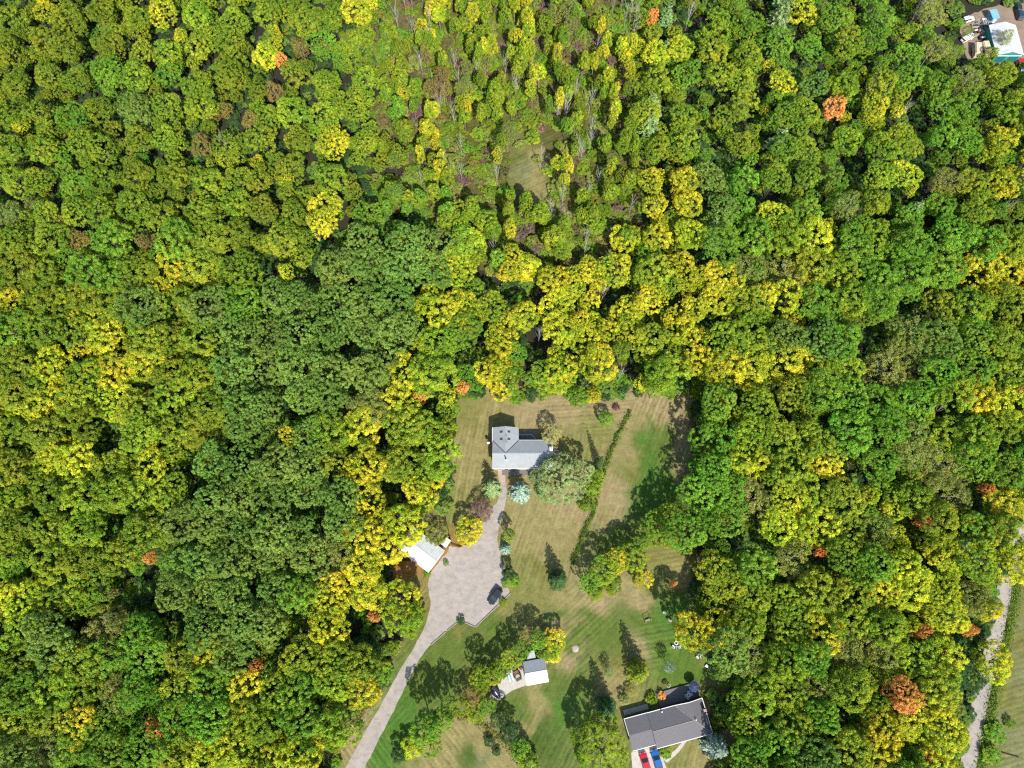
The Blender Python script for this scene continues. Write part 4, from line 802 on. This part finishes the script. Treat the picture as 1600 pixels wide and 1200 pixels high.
gd = MB().box(L-.33, L-.27, W*.28, W*.72, .05, 2.5).build('garage_door', M['trim'], shed); MB().box(L-.27, L-.25, W*.47, W*.53, 1.0, 1.1).build('handle', M['black'], gd)
p = P(697, 847.5, 1.2); bx = thing('box_trailer', 'small white box trailer behind the white shed corner', 'trailer', (p.x, p.y, 0), rz+R_(90))
MB().box(-1.1, 1.1, -.75, .75, .45, 2.1).build('body', M['white'], bx, bevel=.06); MB().box(-1.05, 1.05, -.7, .7, 2.1, 2.15).build('lid', M['trim'], bx)
for s in (-1, 1):
    w = MB().tube([(0, s*.78, .32), (0, s*.92, .32)], .32, 12).build('wheel', M['tyre'], bx)
MB().tube([(1.1, 0, .5), (1.9, 0, .45)], .05, 6).build('hitch', M['black'], bx)
def fence(name, label, pts_px, h, m, step=2.2):
    pts = [P(*q) for q in pts_px]; t = thing(name, label, 'fence', tuple(pts[0]))
    for a, b in zip(pts[:-1], pts[1:]):
        n = max(1, round((b-a).length/step))
        for i in range(n):
            q = a.lerp(b, i/n); wpart('post', MB().box(q.x-.07, q.x+.07, q.y-.07, q.y+.07, 0, h), m, t)
        for z in (h*.35, h*.65, h*.95): wpart('rail', MB().tube([(a.x, a.y, z), (b.x, b.y, z)], .05, 4), m, t)
    return t
fence('rail_fence', 'dark rail fence running behind the white shed to the court', [(677, 812), (697, 812), (701, 830), (705, 850)], 1.2, M['darkwood'])
fence('rail_fence', 'low dark rail along the gravel court under the yellow-green tree', [(706, 851), (718, 855), (736, 848)], .7, M['darkwood'])
def timbers(label, a, b, group, m=None):
    A_, B_ = P(*a), P(*b); n = max(1, round((B_-A_).length/2.4)); d = (B_-A_).normalized(); w = Vector((-d.y, d.x, 0))*.11
    t = thing('timber_edging', label, 'edging', tuple(A_))
    for i in range(n):
        s, e = A_.lerp(B_, i/n)+d*.03, A_.lerp(B_, (i+1)/n)-d*.03
        wpart('timber', MB().prism([(s-w)[:2], (e-w)[:2], (e+w)[:2], (s+w)[:2]], 0, .24+random.uniform(-.02, .02)), m or M['timber'], t)
timbers('straight timber edging of the gravel court beside the dark car', (798, 927), (743, 980), None); timbers('short timber edging at the lowest corner of the gravel court', (743, 980), (725, 972), None)
timbers('curved timber edging along the lawn side of the driveway', (714, 973), (698, 986), None); timbers('long timber edging where driveway meets the striped lawn', (697, 987), (673, 1008), None)

# ------------------------------------------------------------------ vehicles
def paint(name, c): return mat(name, c, .3, .03, 3, spec=.5)
def car(name, label, px, py, head, L, Wd, H, pm, group=None, suv=True):
    p = P(px, py, .5); t = thing(name, label, 'car', (p.x, p.y, 0), head, group); hw = Wd/2
    def sec(x, w, z0, z1): return [(x, q*w, z) for q, z in ((-.9, z0), (.9, z0), (1, z0+.16), (1, z1-.2), (.86, z1), (-.86, z1), (-1, z1-.2), (-1, z0+.16))]
    body = MB().loft([sec(-L*.5, hw*.82, .42, .86), sec(-L*.47, hw*.94, .3, 1.0), sec(-L*.3, hw, .24, 1.04), sec(0, hw, .22, 1.02), sec(L*.22, hw, .24, 1.0), sec(L*.38, hw*.97, .26, .93), sec(L*.47, hw*.88, .3, .82), sec(L*.5, hw*.72, .4, .7)]).build('body', pm, t, smooth=False, bevel=.02)
    rb, rf = (-.40, .02) if suv else (-.26, .02)
    def cs(x, wb, wt, z): return [(x, -wb, .95), (x, wb, .95), (x, wt, z), (x, -wt, z)]
    MB().loft([cs(-L*(.475 if suv else .42), hw*.86, hw*.82, .99), cs(L*rb, hw*.9, hw*.74, H), cs(L*rf, hw*.9, hw*.76, H), cs(L*.22, hw*.88, hw*.84, 1.0)]).build('window_glass', M['glass'], t)
    rfm = MB().slab([(L*(rb-.005), -hw*.75, H+.03), (L*(rf+.01), -hw*.77, H+.03), (L*(rf+.01), hw*.77, H+.03), (L*(rb-.005), hw*.75, H+.03)], .07).build('roof', pm, t, bevel=.02)
    for s in (-1, 1):
        pl = MB()
        for (x0, x1) in ((rf, .215), (-.12, -.12)):
            pl.tube([(L*x0, s*hw*.765, H), (L*x1, s*hw*.885, .98)], .05, 4)
        pl.build('pillar', pm, t)
        for x in (L*.31, -L*.30):
            w = MB().tube([(x, s*(hw-.2), .34), (x, s*(hw+.015), .34)], .34, 14).build('wheel', M['tyre'], t); MB().tube([(x, s*(hw+.012), .34), (x, s*(hw+.03), .34)], .2, 10).build('rim', M['rim'], w)
        MB().box(L*.14, L*.19, s*hw*1.0 if s > 0 else -hw*1.16, hw*1.16 if s > 0 else -hw*1.0, .98, 1.12).build('mirror', pm, t, bevel=.02)
        MB().slab([(L*.455, s*hw*.5, .86), (L*.492, s*hw*.46, .76), (L*.475, s*hw*.86, .76), (L*.44, s*hw*.9, .86)], .12).build('headlight', M['light'], t)
        MB().box(-L*.503, -L*.47, min(s*hw*.55, s*hw*.86), max(s*hw*.55, s*hw*.86), .72, .95).build('tail_light', M['tail'], t)
    return t
a, b = P(765.5, 943.5), P(781.5, 921.5)
car('dark_car', 'dark slate hatchback parked beside the timber edging of the gravel court', 773.5, 932, math.atan2(a.y-b.y, a.x-b.x), 4.6, 1.86, 1.55, paint('slate_paint', (.022, .027, .034)))
hd = math.atan2(P(1003, 1176).y-P(1012, 1206).y, P(1003, 1176).x-P(1012, 1206).x)
car('red_car', 'red car parked before the garage of the dark shingled house', 1008, 1191, hd, 4.5, 1.78, 1.46, paint('red_paint_car', (.42, .012, .03)), suv=False)
car('blue_car', 'blue car parked beside the red car at the shingled house', 1026, 1187, hd, 4.7, 1.85, 1.5, paint('blue_paint_car', (.012, .10, .36)), suv=False)

# ------------------------------------------------------------------ metal-roofed shed, pad and junk
a, rz, L = local_frame((823, 1071.7), (857.5, 1065.5), 2.5); W = (P(817, 1034, 2.5)-P(823, 1071.7, 2.5)).length
ms = gable_shed('metal_shed', 'square metal shed with sunlit roof slope coloured white and shaded slope grey beside a concrete pad', 'shed', a, rz, L, W, 2.5, 3.5, M['whitemetal'], M['siding'], 7, shaded_roof=M['metal_grey'])  # sun and shade put into the roof colours: lit slope white, far slope grey
MB().box(.27, .33, W*.3, W*.7, .05, 2.1).build('door', M['wood'], ms)
a, rz2, L2 = local_frame((823, 1031), (837, 1028), 1.5)
lt = thing('lean_to', 'small white lean-to roof behind the metal shed', 'lean-to', (a.x, a.y, 0), rz2)
MB().slab([(0, 0, 2.1), (L2, 0, 2.1), (L2, 1.9, 1.7), (.9, 1.7, 1.7)], .06).build('roof', M['whitemetal'], lt)
for (x, y) in ((.15, .1), (L2-.15, .1), (L2-.15, 1.7), (.95, 1.6)): MB().box(x-.05, x+.05, y-.05, y+.05, 0, 1.68).build('post', M['wood'], lt)
def at_obj(px, py, name, label, cat, rz=0, z=0, group=None): p = P(px, py, z); return thing(name, label, cat, (p.x, p.y, 0), rz, group)
a, b = P(767, 1070), P(781, 1091)
bt = at_obj(773.5, 1079.5, 'covered_boat', 'dark covered dinghy with a white stripe on the concrete pad', 'boat', math.atan2(b.y-a.y, b.x-a.x))
def bs(x, w, z0, z1): return [(x, -w*.6, z0), (x, w*.6, z0), (x, w, z1-.1), (x, w*.55, z1+.08), (x, 0, z1+.18), (x, -w*.55, z1+.08), (x, -w, z1-.1)]
MB().loft([bs(-1.9, .8, .5, .95), bs(-1.2, 1.0, .4, 1.1), bs(0, 1.02, .38, 1.15), bs(1.0, .75, .42, 1.1), bs(1.7, .38, .5, 1.05), bs(2.1, .06, .65, .98)]).build('hull_cover', M['tarp'], bt, smooth=True)
MB().slab([(.1, -.09, 1.36), (1.9, -.06, 1.2), (1.9, .06, 1.2), (.1, .09, 1.36)], .1).build('stripe', M['white'], bt)
tr = MB().tube([(-1.5, 0, .35), (2.6, 0, .4)], .06, 6).build('trailer_beam', M['alu'], bt)
for s in (-1, 1): MB().tube([(-.5, s*.85, .3), (-.5, s*1.02, .3)], .3, 12).build('wheel', M['tyre'], bt)
bd = at_obj(796.5, 1058, 'board_stack', 'loose pile of white boards on the concrete pad', 'boards', R_(112))
for i, (y, l, an) in enumerate(((-.55, 2.3, 0), (-.2, 2.6, .05), (.2, 2.1, -.06), (.55, 1.7, .1))):
    o = MB().box(-l/2, l/2, -.12, .12, 0, .05).build('board', M['white'] if i % 2 == 0 else M['skyblue'], bd); o.location = (0, y, .02+.06*(i % 2)); o.rotation_euler = (0, 0, an)
ut = at_obj(808, 1055, 'utility_trailer', 'small open dark trailer with spoked load beside the metal shed', 'trailer', R_(118))
MB().box(-1.3, 1.1, -.7, .7, .5, .58).build('bed', M['wood'], ut)
for s in (-1, 1):
    MB().box(-1.3, 1.1, s*.7-.04, s*.7+.04, .58, .9).build('side', M['black'], ut); MB().tube([(0, s*.76, .32), (0, s*.92, .32)], .32, 12).build('wheel', M['tyre'], ut)
MB().tube([(1.1, 0, .5), (2.4, 0, .4)], .06, 5).build('drawbar', M['black'], ut); MB().tube([(-.3, 0, .58), (-.3, 0, .8)], .55, 14).build('cable_reel', M['stone'], ut)
MB().box(-1.2, -.75, -.5, .5, .58, 1.0).build('crate', M['green_p'], ut)
rt = at_obj(814, 1043, 'garden_tiller', 'red garden tiller against the wall of the metal shed', 'tiller', R_(75))
MB().box(-.5, .3, -.25, .25, .3, .75).build('engine', M['rust'], rt, bevel=.06)
for s in (-1, 1): MB().tube([(-.1, s*.3, .24), (-.1, s*.42, .24)], .24, 10).build('wheel', M['tyre'], rt); MB().tube([(-.4, s*.2, .6), (-1.3, s*.25, 1.0)], .03, 5).build('handlebar', M['black'], rt)
lg = at_obj(806, 1041, 'firewood_heap', 'heap of brown firewood by the hedgerow at the pad', 'firewood', .4)
for i in range(12):
    o = MB().tube([(-.45, 0, 0), (.45, 0, 0)], .13, 6).build('log', M['wood'] if i % 3 else M['rust'], lg); o.location = (random.uniform(-.8, .8), random.uniform(-.6, .6), .14+.2*(i//6)); o.rotation_euler = (0, 0, random.uniform(-.6, .6))
br = at_obj(789, 1054, 'oil_drum', 'rusty red drum on the hedgerow side of the concrete pad', 'drum')
MB().tube([(0, 0, 0), (0, 0, .85)], .3, 14).build('barrel', M['rust'], br)
for z in (.28, .57): MB().tube([(0, 0, z-.02), (0, 0, z+.02)], .315, 14).build('hoop', M['rust'], br)

# ------------------------------------------------------------------ dark shingled house
E2 = 2.7
a, rz, Ln = local_frame((975.2, 1123.6), (1097, 1090.6), E2)
nh = thing('shingled_house', 'long house with dark grey shingle roof and white eaves beside two cars', 'house', (a.x, a.y, 0), rz)
ca, sa = math.cos(rz), math.sin(rz)
def toL(px, py, z=E2): d = P(px, py, z)-a; return (d.x*ca+d.y*sa, -d.x*sa+d.y*ca)
xg = toL(1026.5, 1163)[0]; dG = -toL(988, 1174.3)[1]; dM = -(toL(1029.4, 1169.6)[1]+toL(1096.5, 1150.4)[1])/2; xe = Ln; xa = toL(1053.3, 1103.2)[0]; x2 = (xa+xe)/2; ymn = -dM/2; R2 = 4.05
sh = M['shingle']
rf = MB().slab([(0, -dG, E2-.25), (xg-.05, -dG, E2-.25), (xg-.05, -dG/2, R2-.5), (0, -dG/2, R2-.5)], .14).build('garage_roof', sh, nh); MB().slab([(0, -dG/2, R2-.5), (xg-.05, -dG/2, R2-.5), (xg-.05, 0, E2-.25), (0, 0, E2-.25)], .14).build('roof_slope', sh, rf)
rf = MB().slab([(xg-.3, -dM, E2), (xe, -dM, E2), (x2, ymn, R2), (xg-.3, ymn, R2)], .14).build('main_roof', sh, nh)
MB().slab([(xg-.3, ymn, R2), (x2, ymn, R2), (xa, 0, E2), (xg-.3, 0, E2)], .14).build('roof_slope', sh, rf)
MB().slab([(xa, 0, E2), (x2, ymn, R2), (x2, 0, R2-.02)], .14).build('roof_slope', sh, rf)
MB().slab([(xe, 0, E2), (x2, 0, R2-.02), (x2, ymn, R2), (xe, -dM, E2)], .14).build('roof_slope', sh, rf)
for (p0, p1) in (((xa, 0, E2+.03), (x2, ymn, R2+.03)), ((x2, ymn, R2+.03), (xe, -dM, E2+.03)), ((xg-.3, ymn, R2+.02), (x2, ymn, R2+.02))): MB().tube([p0, p1], .06, 4).build('ridge_tile', M['stone'], rf)
tb = [((0, 0), (xg-.32, 0), E2-.25), ((xg-.3, 0), (xa, 0), E2), ((xe, 0), (xe, -dM), E2), ((xg-.3, -dM), (xe, -dM), E2), ((0, -dG), (xg-.06, -dG), E2-.25), ((0, 0), (0, -dG/2), None), ((xa, 0), (x2, 0), 'g'), ((x2, 0), (xe, 0), 'h')]
for (p0, p1, z) in tb:
    z0, z1 = (E2-.25, R2-.5) if z is None else ((E2, R2) if z == 'g' else ((R2, E2) if z == 'h' else (z, z)))
    MB().tube([(p0[0], p0[1], z0-.03), (p1[0], p1[1], z1-.03)], .10, 4).build('fascia', M['trim'], nh)
wn_ = MB().prism([(.4, -dG+.4), (xg-.1, -dG+.4), (xg-.1, -dM+.4), (xe-.4, -dM+.4), (xe-.4, -.4), (.4, -.4)], 0, E2-.3).build('wall', M['brick'], nh)
MB().face([(xa+.3, -.4, E2-.3), (xe-.3, -.4, E2-.3), (x2, -.4, R2-.3)]).build('gable_wall', M['siding'], nh)
gdr = MB().box(.9, xg-.8, -dG+.34, -dG+.40, .05, 2.2).build('garage_door', M['trim'], nh); MB().box(xg/2-.1, xg/2+.1, -dG+.31, -dG+.34, .9, 1.0).build('handle', M['black'], gdr)
for (x0, x1) in ((xg+1.5, xg+3.3), (xe-4, xe-2.2)):
    f = MB().box(x0, x1, -dM+.35, -dM+.40, .9, 2.1).build('window', M['trim'], nh); MB().box(x0+.1, x1-.1, -dM+.33, -dM+.36, 1.0, 2.0).build('pane', M['glass'], f)
for (x0, x1) in ((xg+2, xg+3.6), (xa+1, xa+3)):
    f = MB().box(x0, x1, -.40, -.35, .9, 2.1).build('window', M['trim'], nh); MB().box(x0+.1, x1-.1, -.36, -.33, 1.0, 2.0).build('pane', M['glass'], f)
MB().box(xe-6.3, xe-5.4, -dM+.33, -dM+.40, .05, 2.1).build('door', M['wood'], nh)
q = toL(1034.5, 1112.5, 3.4); MB().tube([(q[0], q[1], 2.6), (q[0], q[1], 3.45)], .16, 8).build('roof_vent', M['trim'], nh)
q = toL(1088, 1125, 4.6); MB().tube([(q[0], q[1], 3.4), (q[0], q[1], 4.7)], .13, 8).build('vent_pipe', M['white'], nh)
q = toL(1101.5, 1110, 4.2); cm = MB().box(q[0]-.4, q[0]+.4, q[1]-.4, q[1]+.4, 0, 4.3).build('chimney', M['brick'], nh); MB().box(q[0]-.3, q[0]+.3, q[1]-.3, q[1]+.3, 4.3, 4.42).build('chimney_cap', M['stone'], cm)
def nl(x, y): return (a.x + x*ca - y*sa, a.y + x*sa + y*ca)
ox, oy = nl(toL(1031, 1105, .4)[0], .1)
dk2 = thing('back_deck', 'long grey wooden deck in the shade of the dark shingled house', 'deck', (ox, oy, 0), rz); dl = xe-toL(1031, 1105, .4)[0]-.3
MB().box(0, dl, 0, 3.3, 0, .4).build('floor', M['deck'], dk2, bevel=.03); MB().box(.4, 1.6, 3.3, 3.8, 0, .2).build('step', M['deck'], dk2)
ox, oy = nl(.6, .35); tag(MB().box(0, 6.2, 0, 1.2, 0, .12).build('paved_strip', M['concrete']), 'narrow pale paved strip behind the garage of the shingled house', 'paving')
o = bpy.data.objects['paved_strip']; o.location = (ox, oy, 0); o.rotation_euler = (0, 0, rz)
um = at_obj(1084.5, 1073, 'parasol', 'dark blue parasol shading the corner of the wooden deck', 'parasol', rz, 2.4)
cv = MB()
for k in range(8):
    b0, b1 = k*math.pi/4, (k+1)*math.pi/4; cv.face([(0, 0, 2.75), (1.35*math.cos(b0), 1.35*math.sin(b0), 2.2), (1.35*math.cos(b1), 1.35*math.sin(b1), 2.2)])
cv.build('canopy', M['blue'], um)
for k in range(8): b0 = k*math.pi/4; MB().tube([(0, 0, 2.77), (1.36*math.cos(b0), 1.36*math.sin(b0), 2.215)], .022, 3).build('rib', M['alu'], um)
MB().tube([(0, 0, .4), (0, 0, 2.85)], .03, 6).build('pole', M['alu'], um); MB().tube([(0, 0, .4), (0, 0, .5)], .3, 10).build('base', M['stone'], um)
def round_table(px, py, z, label, m, r=.55):
    p = P(px, py, z+.7); t = thing('garden_table', label, 'table', (p.x, p.y, z), 0)
    MB().tube([(0, 0, .70), (0, 0, .74)], r, 16).build('tabletop', m, t); MB().tube([(0, 0, .74), (0, 0, .76)], r*.35, 10).build('centre_ring', M['black'], t)
    for k in range(3): b0 = k*2.09; MB().tube([(.05*math.cos(b0), .05*math.sin(b0), .7), (r*.8*math.cos(b0), r*.8*math.sin(b0), 0)], .03, 5).build('leg', M['alu'], t)
def chair(px, py, z, head, label, m, group=None, s=1.0):
    p = P(px, py, z+.4); t = thing('garden_chair', label, 'chair', (p.x, p.y, z), head, group); t.scale = (s, s, s)
    MB().box(-.28, .28, -.28, .28, .36, .42).build('seat', m, t, bevel=.02); MB().slab([(-.28, -.28, .95), (-.20, -.28, .42), (-.20, .28, .42), (-.28, .28, .95)], .06).build('backrest', m, t)
    for sx in (-.24, .24):
        for sy in (-.24, .24): MB().box(sx-.03, sx+.03, sy-.03, sy+.03, 0, .36).build('leg', m, t)
    for sy in (-.30, .30): MB().box(-.26, .26, sy-.04, sy+.04, .58, .62).build('armrest', m, t)
round_table(1076, 1086, .4, 'round grey table with a dark centre on the wooden deck', M['alu'])
for i, (dx, dy, h, wd) in enumerate(((-4.5, 1, 0, 'table, house-vent side'), (4.5, -1, math.pi, 'table, parasol side'), (0, -5, -1.5, 'table, lawn side'), (-1, 5, 1.5, 'table, against the house'))): chair(1076+dx, 1086+dy, .4, h, f'dark chair on the deck at the round grey {wd}', M['alu'])
bq = at_obj(1091, 1090, 'barbecue', 'black barbecue on the deck beside the parasol', 'barbecue', rz, .4); bq.location.z = .4
MB().box(-.6, .6, -.3, .3, .55, .85).build('firebox', M['black'], bq, bevel=.04); MB().tube([(-.55, 0, .95), (.55, 0, .95)], .3, 12).build('lid', M['tarp'], bq)
for sx in (-.5, .5): MB().box(sx-.04, sx+.04, -.22, .22, 0, .55).build('leg', M['alu'], bq)
for i, (px, py, lab) in enumerate(((1036, 1084, 'white pot beside the orange flowering bush'), (1044, 1071, 'small white urn on the lawn beyond the wooden deck'), (1029, 1092, 'pale stone planter at the end of the wooden deck'))):
    pt = at_obj(px, py, 'planter', lab, 'planter'); MB().loft([[(r*math.cos(k*.785), r*math.sin(k*.785), z) for k in range(8)] for r, z in ((.25, 0), (.32, .2), (.42, .5), (.45, .55))]).build('pot', M['trim'], pt); MB().tube([(0, 0, .55), (0, 0, .57)], .36, 10).build('soil', M['ash'], pt)

# ------------------------------------------------------------------ things on the lawn
def ring(px, py, name, label, R0, n, sr, m, centre):
    t = at_obj(px, py, name, label, 'fire pit')
    for k in range(n):
        b0 = 6.283*k/n; o = MB().loft([[(sr*q*math.cos(j*1.047), sr*q*.9*math.sin(j*1.047), z) for j in range(6)] for q, z in ((.8, 0), (1, .1), (.85, .22), (.4, .27))]).build('stone', m, t)
        o.location = (R0*math.cos(b0), R0*math.sin(b0), 0); o.rotation_euler = (0, 0, b0+random.uniform(-.3, .3)); o.scale = (random.uniform(.85, 1.15),)*3
    MB().tube([(0, 0, .005), (0, 0, .05)], R0-sr*.5, 14).build('ash_bed', centre, t)
    return t
ring(1056.5, 1004.5, 'fire_pit', 'little white-stone fire pit ringed by white chairs on green lawn', .42, 9, .17, M['white'], M['ash'])
for (px, py, h, lab) in ((1052, 1010.5, 1.0, 'white garden chair facing the fire pit, on the wider gap side'), (1058.5, 1012, 1.6, 'white garden chair between two others at the fire pit'), (1064.3, 1010.3, 2.2, 'white garden chair at the fire pit nearest the white bench')):
    chair(px, py, 0, h, lab, M['white'], None, 1.15)
for (px, py, h, lab) in ((1089.5, 1027, .8, 'pale chair under a small bare sapling near the white bench'), (1096, 1026.5, 2.2, 'pale chair closest to the white bench'), (1092.5, 1023.5, 1.6, 'pale chair behind the pair beside the bare sapling')): chair(px, py, 0, h, lab, M['trim'])
put_tree('bare_sapling', 'small bare sapling among pale chairs on the green lawn', 'sapling', P(1089, 1016, 1.5), 1.0, 3.8, 'bare0', ((0, 0, 0), (0, 0, 0)))
bn = at_obj(1107, 1043, 'garden_bench', 'white garden bench at the edge of the wood', 'bench', R_(-35), .4)
for y in (-.3, -.1, .1): MB().box(-.85, .85, y, y+.16, .42, .46).build('seat_slat', M['white'], bn)
for z in (.6, .8): MB().box(-.85, .85, .30, .34, z, z+.14).build('back_slat', M['white'], bn)
for sx in (-.75, .75): MB().box(sx-.05, sx+.05, -.28, .34, 0, .42).build('leg', M['white'], bn)
ring(1125, 1108, 'stone_fire_ring', 'round fieldstone fire ring on dry grass beside the shingled house', 1.0, 16, .24, M['stone'], mat('sandy_ash', (.30, .25, .20), .95, .3, 2))
ar = at_obj(1012, 969, 'garden_arch', 'small wooden garden swing frame on the open lawn', 'swing', R_(20), .5)
for sx in (-.9, .9):
    for sy in (-.5, .5): MB().tube([(sx, sy, 0), (sx*.85, 0, 1.9)], .05, 5).build('leg', M['timber'], ar)
MB().tube([(-.85, 0, 1.9), (.85, 0, 1.9)], .06, 6).build('beam', M['timber'], ar); MB().box(-.6, .6, -.2, .2, .45, .5).build('seat', M['timber'], ar)
for sx in (-.55, .55): MB().tube([(sx, 0, .5), (sx, 0, 1.88)], .015, 4).build('chain', M['alu'], ar)
bb = at_obj(1037, 957.5, 'bird_bath', 'white bird bath on the lawn near the yellow trees', 'bird bath')
MB().loft([[(r*math.cos(k*.63), r*math.sin(k*.63), z) for k in range(10)] for r, z in ((.25, 0), (.1, .15), (.09, .7), (.36, .82), (.40, .9), (.33, .9), (.2, .84))]).build('basin', M['white'], bb)
wb = at_obj(1045.5, 969, 'wheelbarrow', 'wheelbarrow with a pale load under the yellow wood-edge tree', 'wheelbarrow', 2.5)
MB().loft([[(-.5, -.3, .3), (.4, -.2, .3), (.4, .2, .3), (-.5, .3, .3)], [(-.75, -.45, .65), (.65, -.35, .65), (.65, .35, .65), (-.75, .45, .65)]]).build('tray', M['green_p'], wb); MB().loft([[(-.6, -.35, .6), (.5, -.28, .6), (.5, .28, .6), (-.6, .35, .6)], [(-.25, -.1, .9), (.2, -.1, .9), (.2, .1, .9), (-.25, .1, .9)]]).build('load', M['stone'], wb)
MB().tube([(.8, -.05, .2), (.8, .05, .2)], .2, 12).build('wheel', M['tyre'], wb)
for sy in (-.3, .3): MB().tube([(.7, sy*.4, .25), (-1.3, sy, .6)], .03, 5).build('handle', M['wood'], wb)
pm_ = at_obj(899, 1013.5, 'flower_mound', 'low pale stony mound on the dry lawn near the metal shed', 'mound'); MB().loft([[(r*math.cos(k*.63)*(1+.15*math.sin(k*2.1)), r*math.sin(k*.63), z) for k in range(10)] for r, z in ((.9, 0), (.75, .12), (.4, .2), (.1, .22))]).build('earth', M['stone'], pm_)
fp = at_obj(1577, 1179, 'fallen_pole', 'dark pole lying in the open field beyond the road', 'pole', R_(-15)); MB().tube([(-2.2, 0, .12), (2.2, 0, .12)], .13, 8).build('shaft', M['darkwood'], fp)

# ------------------------------------------------------------------ yard with the white-roofed building
EZ3, RZ3 = 3.6, 5.0
x0, x1, y1, y0 = P(1550.5, 60, EZ3).x, P(1593, 60, EZ3).x, P(1572, 39, EZ3).y, P(1572, 86, EZ3).y; x3 = (x0+x1)/2
wbld = thing('white_building', 'large white-roofed building with teal wall beside a cluttered yard', 'building', (x3, y0, 0))
for k, pts in enumerate(([(x0, y0, EZ3), (x3, y0, RZ3), (x3, y1, RZ3), (x0, y1, EZ3)], [(x3, y0, RZ3), (x1, y0, EZ3), (x1, y1, EZ3), (x3, y1, RZ3)])): wpart('roof_slope', MB().slab(pts, .12), M['whitemetal'], wbld)
wl3 = wpart('wall', MB().box(x0+.3, x1-.3, y0+.3, y1-.3, 0, EZ3-.1), M['teal'], wbld); gg = MB()
for y in (y0+.3, y1-.3): gg.face([(x0+.3, y, EZ3-.1), (x1-.3, y, EZ3-.1), (x3, y, RZ3-.2)])
wpart('gable_wall', gg, M['teal'], wbld)
for (u0, u1, nm) in ((.12, .42, 'garage_door'), (.56, .9, 'garage_door')): wpart(nm, MB().box(x0+(x1-x0)*u0, x0+(x1-x0)*u1, y0+.22, y0+.3, .05, 2.7), M['teal_d'], wbld)
wpart('trim_board', MB().box(x0+.3, x1-.3, y0+.18, y0+.3, 2.85, 3.1), M['trim'], wbld)
def caravan(px, py, rz, label):
    t = at_obj(px, py, 'caravan', label, 'caravan', rz, 1.2)
    MB().loft([[(x, w*q, z) for q, z in ((-1, .5), (1, .5), (1, zt-.4), (.7, zt), (-.7, zt), (-1, zt-.4))] for x, w, zt in ((-2.6, .95, 2.0), (-2.2, 1.15, 2.6), (2.2, 1.15, 2.6), (2.6, .95, 2.0))]).build('body', M['beige'], t)
    for s in (-1, 1):
        MB().tube([(0, s*1.0, .36), (0, s*1.18, .36)], .36, 12).build('wheel', M['tyre'], t)
        for x in (-1.5, .6): MB().box(x, x+.9, min(s*1.14, s*1.17), max(s*1.14, s*1.17), 1.3, 1.9).build('window', M['glass'], t)
    MB().box(-.3, .3, -.3, .3, 2.58, 2.72).build('roof_hatch', M['trim'], t); MB().tube([(2.5, 0, .5), (3.5, 0, .45)], .06, 5).build('drawbar', M['black'], t)
caravan(1526.5, 79, R_(80), 'weathered beige caravan parked at the wood edge of the yard'); caravan(1540, 77, R_(93), 'beige caravan parked between another caravan and the white-roofed building')
def small_shed(px, py, rz, L, W, h, m, name, label):
    t = at_obj(px, py, name, label, 'shed', rz, h*.6); MB().box(-L/2, L/2, -W/2, W/2, 0, h).build('wall', m, t); MB().slab([(-L/2-.15, -W/2-.15, h+.1), (L/2+.15, -W/2-.15, h+.1), (L/2+.15, W/2+.15, h+.45), (-L/2-.15, W/2+.15, h+.45)], .12).build('roof', m, t); MB().box(-.4, .4, -W/2-.04, -W/2, .05, 1.9).build('door', M['trim'], t)
small_shed(1551, 26, .2, 2.2, 3.2, 2.2, M['skyblue'], 'blue_shed', 'pale blue little shed behind the white-roofed building')
car('yard_truck', 'dark blue truck parked behind the white-roofed building', 1592, 22, 1.5, 5.4, 2.0, 1.8, paint('navy_paint', (.02, .045, .08)))
car('yard_van', 'dark vehicle parked on dirt beside the dark blue truck', 1590, 12, 1.4, 4.8, 1.9, 1.7, paint('teal_black_paint', (.02, .035, .045)))
car('white_yard_car', 'white car half hidden at the teal corner of the building', 1597, 108, 1.2, 4.7, 1.85, 1.5, M['white']); car('red_yard_car', 'red car beside the teal wall of the white-roofed building', 1597, 97, .1, 4.5, 1.8, 1.45, M['red'])
car('scrap_car', 'white wrecked car at the edge of the cluttered yard', 1510, 60, .6, 4.4, 1.75, 1.4, M['white']); car('scrap_van', 'pale wreck in front of the scrap heap', 1512, 31, .3, 4.6, 1.8, 1.6, M['trim'])
sr = random.Random(3)
MATS = ['tarp', 'white', 'stone', 'rust', 'timber', 'alu', 'skyblue', 'black']
WORDS = {'tarp': 'black', 'white': 'white', 'stone': 'grey', 'rust': 'rusty', 'timber': 'timber', 'alu': 'metal', 'skyblue': 'light blue', 'black': 'dark'}
for i in range(20):
    mk = MATS[i % 8]; px, py = sr.uniform(1516, 1547), sr.uniform(32, 64); l, wd, hh = sr.uniform(1.2, 2.8), sr.uniform(.5, 1.4), sr.uniform(.2, 1.1)
    t = at_obj(px, py, 'scrap_crate', f'{WORDS[mk]} open crate of scrap in the cluttered yard', 'crate', sr.uniform(0, 3.1), 0, f'{WORDS[mk]} scrap crates in the yard')
    MB().box(-l/2, l/2, -wd/2, wd/2, 0, .08).build('base', M[mk], t)
    for s in (-1, 1): MB().box(-l/2, l/2, s*wd/2-.04, s*wd/2+.04, .08, .08+hh).build('side', M[mk], t); MB().box(s*l/2-.04, s*l/2+.04, -wd/2+.05, wd/2-.05, .08, .06+hh).build('end', M[mk], t)
    MB().loft([[(-l*.42, -wd*.4, .08), (l*.42, -wd*.4, .08), (l*.42, wd*.4, .08), (-l*.42, wd*.4, .08)], [(-l*.2, -wd*.2, hh+.15), (l*.25, -wd*.15, hh+.05), (l*.2, wd*.2, hh+.2), (-l*.25, wd*.15, hh+.1)]]).build('scrap', M[MATS[(i*3+1) % 8]], t)
